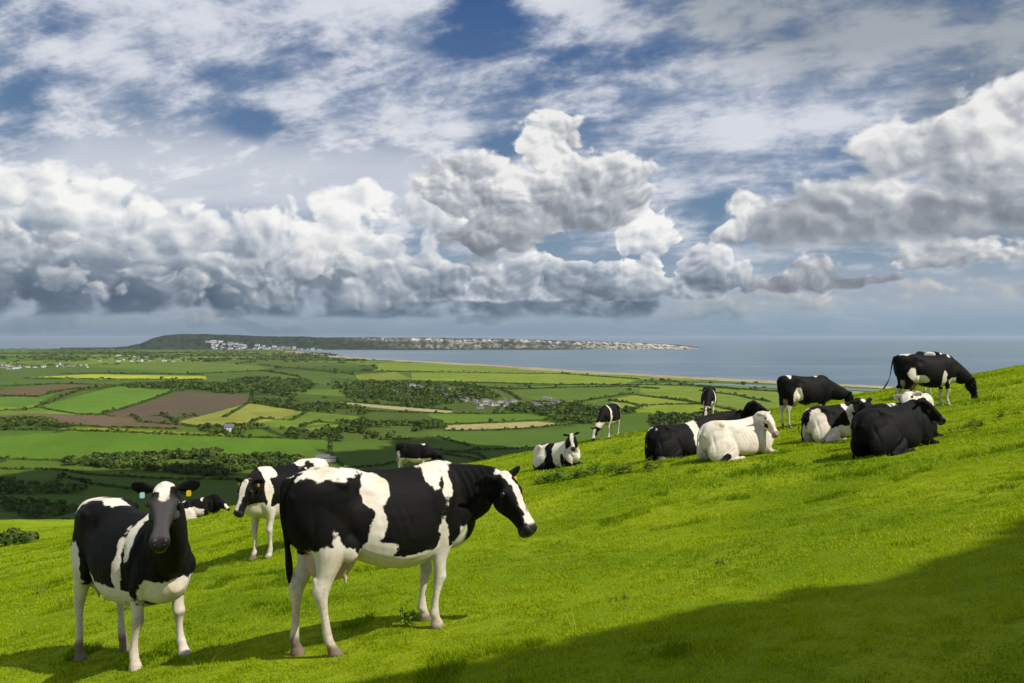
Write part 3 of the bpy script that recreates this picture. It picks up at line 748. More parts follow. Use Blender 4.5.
def stand_leg(acc, tab, side, dx=0., dy=0., dz=0., bend=0.):
    S = []
    for z, x, ra, rb, y in tab:
        k = np.clip((.95 - z) / .95, 0, 1) ** 1.15
        xx = x + dx * k + bend * math.exp(-((z - .48) / .16) ** 2)
        yy = side * y + dy * k
        zz = z + dz * np.clip((.95 - z) / .8, 0, 1)
        S.append((xx, yy, zz, ra, 0, 0, 0, rb, 0))
    tube(acc, S, 18, 3)

def head_frame(org, d, up):
    f = unit(d); s = unit(np.cross(up, f)); u = np.cross(f, s)
    return np.asarray(org, float), f, s, u

HEAD = [  # f, top, bottom, half width
    (-.07, -.05, -.19, .050), (-.03, .005, -.22, .078), (.03, .03, -.235, .095), (.09, .035, -.25, .104), (.15, .03, -.265, .110),
    (.20, .018, -.265, .104), (.26, .0, -.245, .084), (.33, -.016, -.215, .068), (.40, -.030, -.20, .064), (.46, -.042, -.192, .074),
    (.505, -.052, -.188, .082), (.54, -.072, -.178, .070), (.565, -.10, -.16, .045)]
BIG = .95
def head(acc, fr, ear=(0., 0.), big=BIG):
    o, f, s, u = fr
    Rg = []
    for a, t, b, w in catmull(HEAD, 3):
        H = t - b
        pts = np.array([(0, 0), (.55, .0), (.88, .09), (1.0, .28), (.86, .55), (.62, .82), (.40, .97), (0, 1.0)])
        pts = np.vstack([pts, pts[-2:0:-1] * [-1, 1]])
        ring = []
        n = len(pts)
        for i in range(n):
            p0, p1, p2, p3 = pts[i - 1], pts[i], pts[(i + 1) % n], pts[(i + 2) % n]
            for k in range(2):
                q = k / 2
                ring.append(.5 * (2 * p1 + (p2 - p0) * q + (2 * p0 - 5 * p1 + 4 * p2 - p3) * q * q + (3 * p1 - p0 - 3 * p2 + p3) * q ** 3))
        ring = np.array(ring)
        Rg.append(o + big * (a * f + ring[:, :1] * w * s + (t - ring[:, 1:] * H) * u))
    rings(acc, Rg)
    L = lambda a, b, c: o + big * (a * f + b * s + c * u)
    for k in (-1, 1):
        ball(acc, L(.155, k * .098, -.030), .036, 10)       # brow and eye socket
        ball(acc, L(.20, k * .078, -.14), (.05, .045, .06), 10)  # cheek
        ball(acc, L(.52, k * .045, -.085), .034, 10)        # nostril wings
    ball(acc, L(.50, 0, -.165), .055, 10)                   # chin
    ball(acc, L(.0, 0, .005), (.055, .055, .035), 10)          # poll tuft
    ears = []
    for k, dr in ((1, ear[0]), (-1, ear[1])):
        S = []
        for q, hw, th in ((0, .030, .03), (.03, .036, .03), (.07, .062, .022), (.115, .076, .017), (.16, .070, .016), (.195, .045, .014), (.21, .018, .011)):
            c = L(-.005 - .25 * q * .6, k * (.085 + q * .92), -.035 + q * (.05 - dr) + (-.12 * q * q))
            A = big * hw * (.80 * u + .15 * k * s - .35 * f); B = big * th * (.8 * f + .3 * u)
            S.append((*c, *A, *B))
        tube(acc, S, 12, 3)
        ears.append((L(-.015, k * .185, -.07 - .12 * dr), k))
    return L, ears

def solid(acc, name, voxel, smooth_it):
    """union of the overlapping pieces into one continuous skin"""
    me = acc.mesh(name + '_raw'); o = bpy.data.objects.new('tmp', me); COL.objects.link(o)
    md = o.modifiers.new('r', 'REMESH'); md.mode = 'VOXEL'; md.voxel_size = voxel; md.adaptivity = 0
    dg = bpy.context.evaluated_depsgraph_get(); dg.update()
    ev = bpy.data.meshes.new_from_object(o.evaluated_get(dg), depsgraph=dg)
    n = len(ev.vertices); V = np.empty(n * 3); ev.vertices.foreach_get('co', V); V = V.reshape(-1, 3)
    Q = np.empty(len(ev.loops), np.int32); ev.loops.foreach_get('vertex_index', Q)
    q4 = len(ev.loops) == 4 * len(ev.polygons)
    assert q4; Q = Q.reshape(-1, 4)
    bpy.data.objects.remove(o); bpy.data.meshes.remove(me); bpy.data.meshes.remove(ev)
    E = np.vstack([Q[:, [0, 1]], Q[:, [1, 2]], Q[:, [2, 3]], Q[:, [3, 0]]])
    cnt = np.bincount(E[:, 0], minlength=n) + np.bincount(E[:, 1], minlength=n)
    for it in range(smooth_it):
        lam = .55 if it % 2 == 0 else -.45
        S = np.empty_like(V)
        for d in range(3):
            S[:, d] = np.bincount(E[:, 0], V[E[:, 1], d], n) + np.bincount(E[:, 1], V[E[:, 0], d], n)
        V = V + lam * (S / cnt[:, None] - V)
    return V, Q

def gz(x, y): return float(ground(np.array([x]), np.array([y]))[0])

XS = .925
def build_cow(sp):
    lie = sp['pose'] == 'lie'; sc = sp.get('scale', 1.0)
    X, Y = sp['at']; hd = R(sp['heading']); ch, sh = math.cos(hd), math.sin(hd)
    def wz(lx, ly): return gz(X + sc * (lx * ch - ly * sh), Y + sc * (lx * sh + ly * ch))
    acc = Acc()
    rings(acc, torso_rings(lie))
    if not lie:
        feet = sp.get('feet', {})
        pl = np.array([wz(-.62, .17), wz(-.62, -.17), wz(.47, .17), wz(.47, -.17)])
        base = pl.mean() if 'basez' not in sp else pl.min() + sp['basez']
        for k, (tab, sd, key) in enumerate(((HIND, 1, 'hl'), (HIND, -1, 'hr'), (FORE, 1, 'fl'), (FORE, -1, 'fr'))):
            dx, dy, bend = feet.get(key, (0, 0, 0))
            fx = tab[-1][1] + dx; fy = sd * tab[-1][4] + dy
            stand_leg(acc, tab, sd, dx, dy, (wz(fx * XS, fy) - base) / sc - .005, bend)
        for k in (-1, 1):
            ball(acc, (-.53, k * .235, 1.345), (.075, .05, .05)); ball(acc, (-.93, k * .105, 1.26), (.05, .05, .06))
            ball(acc, (.74, k * .15, 1.00), (.09, .07, .12))
            hdx = feet.get('hl' if k > 0 else 'hr', (0, 0, 0))[0]
            ball(acc, (-.805 + hdx * .5, k * .18, .575), (.028, .028, .05))   # point of hock
            ball(acc, (-.50 + .25 * hdx, k * .24, .83), (.10, .06, .12))       # stifle
        if sp.get('udder', True):
            ball(acc, (-.56, 0, .72), (.24, .165, .20), 16)
            for a, b in ((-.62, .07), (-.62, -.07), (-.45, .08), (-.45, -.08)):
                tube(acc, [(a, b, .62, .022, 0, 0, 0, .022, 0), (a, b, .55, .018, 0, 0, 0, .018, 0), (a, b, .50, .013, 0, 0, 0, .013, 0)], 8, 2)
        zoff = 0.0
        sway = sp.get('tail', 0.0)
        T = [(-.88, 0, 1.42, .045), (-.95, 0, 1.40, .04), (-.985, .0, 1.30, .03), (-.985, sway * .3, 1.10, .024),
             (-.95, sway * .7, .90, .021), (-.93, sway * .9, .76, .030), (-.92, sway, .64, .032), (-.92, sway * 1.05, .54, .012)]
    else:
        wzc = [wz(-.6, .0), wz(.6, .0), wz(0, .35), wz(0, -.35)]
        base = np.mean(wzc)
        for k in (-1, 1):
            roll = sp.get('roll', 1) * k        # +1: the leg that is stretched out to the side
            out = .08 if roll > 0 else 0.0
            ball(acc, (-.54, k * (.21 + out * .3), .26), (.42, .135, .32), 18); ball(acc, (-.60, k * .17, .48), (.32, .13, .28), 18)
            ball(acc, (-.53, k * .235, .775), (.075, .05, .05)); ball(acc, (-.93, k * .105, .68), (.05, .05, .06)); ball(acc, (.72, k * .16, .46), (.09, .07, .12))
            tube(acc, [(-.30, k * (.33 + out), .20, 0, 0, .12, 0, .08, 0), (-.48, k * (.38 + out), .13, 0, 0, .10, 0, .07, 0),
                       (-.66, k * (.38 + out), .085, 0, 0, .07, 0, .05, 0), (-.72, k * (.39 + out), .06, .05, 0, .04, 0, .05, 0)], 14, 3)
            tube(acc, [(-.74, k * (.39 + out), .07, 0, 0, .05, .02, .045, 0), (-.60, k * (.41 + out), .06, 0, 0, .042, 0, .035, 0),
                       (-.42, k * (.42 + out), .05, 0, 0, .035, 0, .032, 0), (-.32, k * (.42 + out), .05, 0, 0, .042, 0, .038, 0),
                       (-.22, k * (.42 + out), .05, 0, 0, .05, 0, .05, 0), (-.17, k * (.42 + out), .045, 0, 0, .03, 0, .04, 0)], 12, 3)
            ball(acc, (.52, k * .20, .34), (.20, .11, .30), 14)
            tube(acc, [(.45, k * .24, .30, .0, 0, .12, 0, .08, 0), (.60, k * .225, .13, 0, 0, .085, 0, .06, 0), (.74, k * .21, .055, 0, 0, .06, 0, .05, 0),
                       (.82, k * .20, .04, .02, 0, .05, 0, .05, 0)], 12, 3)
            tube(acc, [(.81, k * .19, .035, 0, 0, .045, 0, .045, 0), (.74, k * .17, .03, 0, 0, .035, 0, .035, 0), (.60, k * .14, .035, 0, 0, .034, 0, .034, 0),
                       (.52, k * .13, .04, 0, 0, .05, 0, .045, 0)], 12, 3)
        T = [(-.90, 0, .83, .04), (-.98, 0, .77, .034), (-1.03, .0, .62, .026), (-1.05, .05, .38, .020),
             (-1.04, .10, .16, .02), (-1.0, .16, .06, .028), (-.94, .22, .04, .02)]
    S = [(x, y, z, r, 0, r * .3, 0, r, 0) for x, y, z, r in T]
    if 'tailpath' in sp: S = [(x, y, z, r, 0, r * .3, 0, r, 0) for x, y, z, r in sp['tailpath']]
    tube(acc, S, 10, 3)
    for a in acc.V: a[:, 0] *= XS
    # neck and head
    if 'headw' in sp:
        (wx, wy, wzz), wd, wu = sp['headw']
        dx, dy = wx - X, wy - Y
        hp = np.array([(dx * ch + dy * sh) / sc, (-dx * sh + dy * ch) / sc, (wzz - base) / sc])
        hdir = np.array([wd[0] * ch + wd[1] * sh, -wd[0] * sh + wd[1] * ch, wd[2]]); hup = wu
        if lie:      # undo the tilt of the ground
            sx = (wz(.6, 0) - wz(-.6, 0)) / 1.2 / sc; sy = (wz(0, .35) - wz(0, -.35)) / .7 / sc
            hp[2] -= sx * hp[0] + sy * hp[1]
    else: hp, hdir, hup = sp['head']
    if sp.get('graze'):
        hx = wz(1.55, 0); hp = np.array(hp, float); hp[2] = (hx - base) / sc + sp.get('muz', .50)
    print('head', [round(float(v), 2) for v in hp], 'base', round(float(base), 2))
    hp = np.array(hp, float)
    if lie: hp[2] += .05
    fr = head_frame(hp, hdir, hup); o, f, s, u = fr
    if lie: nb = np.array([.46, 0, .56]); t0 = np.array([.75, 0, .55])
    else: nb = np.array([.46, 0, 1.10]); t0 = np.array([.95, 0, .25])
    if sp.get('graze'): t0 = np.array([.9, 0, -.25])
    hn = hp - .11 * u + .02 * f - np.array([0, 0, .055])
    t1 = sp.get('neck_t', None); t1 = (f * .35 - u * .12) * 1.0 if t1 is None else np.array(t1, float)
    P = []
    for q in np.linspace(0, 1, 7):
        h00, h10, h01, h11 = 2*q**3-3*q**2+1, q**3-2*q**2+q, -2*q**3+3*q**2, q**3-q**2
        c = h00 * nb + h10 * t0 * .8 + h01 * hn + h11 * t1
        dt = (6*q*q-6*q) * nb + (3*q*q-4*q+1) * t0 * .8 + (6*q-6*q*q) * hn + (3*q*q-2*q) * t1
        P.append((c, unit(dt)))
    S = []
    for i, (c, tg) in enumerate(P):
        q = i / 6
        side = unit(np.array([0., 1., 0.]) * (1 - q) + s * q * (1 if abs(np.dot(s, (0, 1, 0))) > -2 else 1))
        side = unit(side - tg * np.dot(side, tg)); upv = np.cross(tg, side)
        hh = np.interp(q, [0, .25, .5, .75, 1], [.34, .295, .235, .185, .14]); hw = np.interp(q, [0, .25, .5, .75, 1], [.19, .17, .145, .115, .09])
        S.append((*(c - upv * .03 * math.sin(q * 3.1)), *(upv * hh), *(side * hw)))
    tube(acc, S, 20, 3)
    if sp.get('dewlap', 1):
        c1 = P[2][0] - .20 * np.array([0, 0, 1.]); 
        tube(acc, [(*(P[0][0] + [.16, 0, -.34]), .06, 0, .10, 0, .055, 0), (*(P[1][0] + [.12, 0, -.27]), .06, 0, .10, 0, .035, 0),
                   (*(P[3][0] - .17 * np.cross(P[3][1], unit(np.cross(np.cross(P[3][1], [0, 0, 1.]), P[3][1]) * 0 + np.cross([0, 0, 1.], P[3][1])))), .04, 0, .06, 0, .025, 0)], 12, 3) if not sp.get('graze') else None
    BG = sp.get('big', BIG)
    L, ears = head(acc, fr, sp.get('ear', (.15, .15)), BG)
    vox = sp.get('voxel', .014)
    V, Q = solid(acc, 'cow', vox, sp.get('smooth', 16 if lie else 9))
    # muscle and bone relief
    # loose skin of the neck in fine folds
    nk = np.exp(-((V[:, 0] - .72) / .16) ** 2) * np.clip((V[:, 2] - (.35 if lie else .8)) / .2, 0, 1) * (np.abs(V[:, 1]) > .04)
    V[:, 1] += np.sign(V[:, 1]) * nk * .0035 * np.sin((V[:, 0] + .25 * V[:, 2]) * 2 * np.pi / .055 + 2 * vnoise(V * 6, 8))
    V[:, 0] /= XS
    if not lie:
        side = np.abs(V[:, 1])
        N = np.sign(V[:, 1]) * np.clip(side / .2, 0, 1)
        rib = np.sin((V[:, 0] * 1.0 + (V[:, 2] - 1.0) * .35) * 2 * np.pi / .085)
        m = np.exp(-((V[:, 0] - .02) / .25) ** 2 - ((V[:, 2] - 1.02) / .2) ** 2)
        disp = .0022 * rib * m
        disp -= .036 * np.exp(-((V[:, 0] + .36) / .11) ** 2 - ((V[:, 2] - 1.24) / .08) ** 2)         # hollow of the flank
        disp -= .016 * np.exp(-((V[:, 0] - .36 - (1.1 - V[:, 2]) * .12) / .04) ** 2 - ((V[:, 2] - 1.0) / .25) ** 2)   # behind the shoulder
        disp += .014 * np.exp(-((V[:, 0] - .50 - (V[:, 2] - 1.1) * .25) / .035) ** 2 - ((V[:, 2] - 1.18) / .14) ** 2)   # spine of the shoulder blade
        disp -= .014 * np.exp(-((V[:, 0] + .80 - (V[:, 2] - 1.) * .2) / .03) ** 2 - ((V[:, 2] - 1.02) / .16) ** 2)
        disp -= .012 * np.exp(-((V[:, 0] + .46 + (V[:, 2] - 1.) * .3) / .035) ** 2 - ((V[:, 2] - .95) / .14) ** 2)
        V[:, 1] += N * disp * (side > .1)
    else:
        side = np.abs(V[:, 1]); N = np.sign(V[:, 1]) * np.clip(side / .2, 0, 1)
        rib = np.sin((V[:, 0] + (V[:, 2] - .5) * .35) * 2 * np.pi / .085)
        disp = .0028 * rib * np.exp(-((V[:, 0] - .02) / .28) ** 2 - ((V[:, 2] - .52) / .2) ** 2)
        disp -= .040 * np.exp(-((V[:, 0] + .35) / .11) ** 2 - ((V[:, 2] - .66) / .09) ** 2)
        disp -= .016 * np.exp(-((V[:, 0] + .80) / .03) ** 2 - ((V[:, 2] - .45) / .2) ** 2)
        disp += .012 * np.exp(-((V[:, 0] - .50 - (V[:, 2] - .6) * .25) / .035) ** 2 - ((V[:, 2] - .62) / .14) ** 2)
        disp -= .014 * np.exp(-((V[:, 0] - .34) / .04) ** 2 - ((V[:, 2] - .45) / .22) ** 2)
        V[:, 2] -= .05 + .10 * np.clip((-.55 - V[:, 0]) / .4, 0, 1) ** 2 * np.clip(V[:, 2] / .8, 0, 1)
        V[:, 1] += N * disp * (side > .1)
    V += (.004 * vnoise(V * 9, 3))[:, None] * np.array([.3, 1, .6])
    V[:, 0] *= XS
    # ---- markings: signed distance to the white areas
    Fd = np.full(len(V), -.5)
    for ptc in sp['patches']:
        kind, c, r = ptc[:3]
        if kind in 'hH':      # head frame
            q = np.stack([(V - o) @ f, (V - o) @ s, (V - o) @ u], 1) / BG; kind2 = 'w' if kind == 'h' else 'k'
        else: q = V / [XS, 1, 1]; kind2 = kind
        c = np.array(c, float); r = np.array(r, float)
        d = (1 - np.sqrt((((q - c) / r) ** 2).sum(1))) * min(r)
        Fd = np.maximum(Fd, d) if kind2 == 'w' else np.minimum(Fd, -d)
    zf = V[:, 2]
    inh = ((V - o) @ f > -.1) & (np.linalg.norm(V - (o + f * .25 - u * .1), axis=1) < .5)
    if not lie:
        legw = sp.get('legs', .60)
        if legw > 0: Fd = np.where(inh | (V[:, 0] < (-.80 if sp.get('fine') else -.90)) & (zf > .52), Fd, np.maximum(Fd, (legw - zf)))
        dirt = np.clip(.90 - zf, 0, 1) * .8 + np.exp(-((zf - .48) / .06) ** 2) * .35
        hoof = np.clip((.075 - zf) / .05, 0, .85) * (np.abs(V[:, 2]) < .3)
        dirt = np.clip(dirt * .6 + np.clip(.10 - zf, 0, .2) * 3, 0, .8)
        pinkd = 1 - np.sqrt((((V - [-.54, 0, .68]) / [.24, .175, .21]) ** 2).sum(1))
        pink = np.clip(pinkd * 6, 0, .8) * (zf < .86)
    else:
        dirt = np.clip(.30 - zf, 0, 1) * 1.6; hoof = np.zeros(len(V)); pink = np.zeros(len(V))
    q = np.stack([(V - o) @ f, (V - o) @ s, (V - o) @ u], 1) / BG
    muzz = (np.clip((q[:, 0] - .485) / .03, 0, 1)) * (np.abs(q[:, 1]) < .12) * (q[:, 2] > -.3) * (q[:, 2] < .1)
    grey = muzz * sp.get('muzzle_grey', 1.0) * .9; pink = np.maximum(pink, muzz * (1 - sp.get('muzzle_grey', 1.0)))
    if sp.get('grey_face'):
        grey = np.maximum(grey, np.clip((q[:, 0] - .10) / .1, 0, 1) * (np.abs(q[:, 1]) < .13) * (q[:, 2] > -.14) * (q[:, 2] < .1) * .75 * (Fd < 0))
    for k in (-1, 1):   # inner ear hair
        pass
    dirt = np.where(inh, 0.0, dirt)
    me = mesh_np('cow', V, Q, attrs={'patch': Fd, 'dirt': dirt * sp.get('dirty', 1.), 'pink': pink, 'grey': grey, 'wet': muzz * (q[:, 2] > -.17) * sp.get('muzzle_grey', 1.0), 'hoof': np.where(inh, 0., hoof)}, mats=[COAT])
    ob = link('cow', me, loc=(X, Y, base), label=sp['label'], category='cow', group='black and white cows grazing and lying on the hillside')
    ob.rotation_euler = (0, 0, hd); ob.scale = (sc, sc, sc)
    if lie:
        sx = (wz(.6, 0) - wz(-.6, 0)) / 1.2 / sc; sy = (wz(0, .35) - wz(0, -.35)) / .7 / sc
        ob.rotation_euler = Matrix(((1, 0, 0), (0, 1, 0), (0, 0, 1))).to_euler()
        z = Vector((-sx, -sy, 1)).normalized(); x = Vector((1, 0, sx)); x = (x - z * x.dot(z)).normalized(); y = z.cross(x)
        M = Matrix((x, y, z)).transposed(); Rz = Matrix.Rotation(hd, 3, 'Z')
        ob.rotation_euler = (Rz @ M).to_euler()
    # eyes, nostrils, tags
    for k in (-1, 1):
        a = Acc(); ball(a, L(.165, k * .121, -.040), .0245, 12); link('eye', a.mesh('eye', mats=[M_EYE]), ob)
        if sp.get('fine'):
            a = Acc(); ball(a, L(.548, k * .038, -.088), (.018, .014, .014), 10); link('nostril', a.mesh('nostril', mats=[M_NOSTRIL]), ob)
    for (c, k) in ears:
        col = sp.get('tags', {}).get('l' if k > 0 else 'r')
        if col:
            a = Acc(); w = .019
            A = s * w; B = np.array([0, 0, 1.]) * .024; Nn = unit(np.cross(s, B)) * .004
            fh = unit(np.array([f[0], f[1], 0])); c = c + .02 * f + .025 * fh - np.array([0, 0, .012])
            P8 = []
            for g in (-1, 1):
                for th in np.linspace(0, 2 * np.pi, 12, endpoint=False):
                    P8.append(c + A * np.sign(math.cos(th)) * abs(math.cos(th)) ** .5 + B * np.sign(math.sin(th)) * abs(math.sin(th)) ** .5 + Nn * g)
            rings(a, np.array(P8).reshape(2, 12, 3))
            link('ear_tag', a.mesh('ear_tag', mats=[M_TAGY if col == 'y' else M_TAGB], smooth=False), ob, label='%s plastic ear tag' % ('yellow' if col == 'y' else 'pale blue'))
    return ob
def PX(px, Y): return ((px - 512) / F * Y, Y)
def HW(px, py, Y, d, up=(0, 0, 1)):      # a head: where its poll is in the world, and which way it faces
    return ('world', ((px - 512) / F * Y, Y, CAMZ - (py - HZ) / F * Y), d, up)
GR = lambda yaw=0., z=.42, x=1.22, dx=.55: ((x, yaw, z), (dx, yaw * .5, -.85), (0, 0, 1))
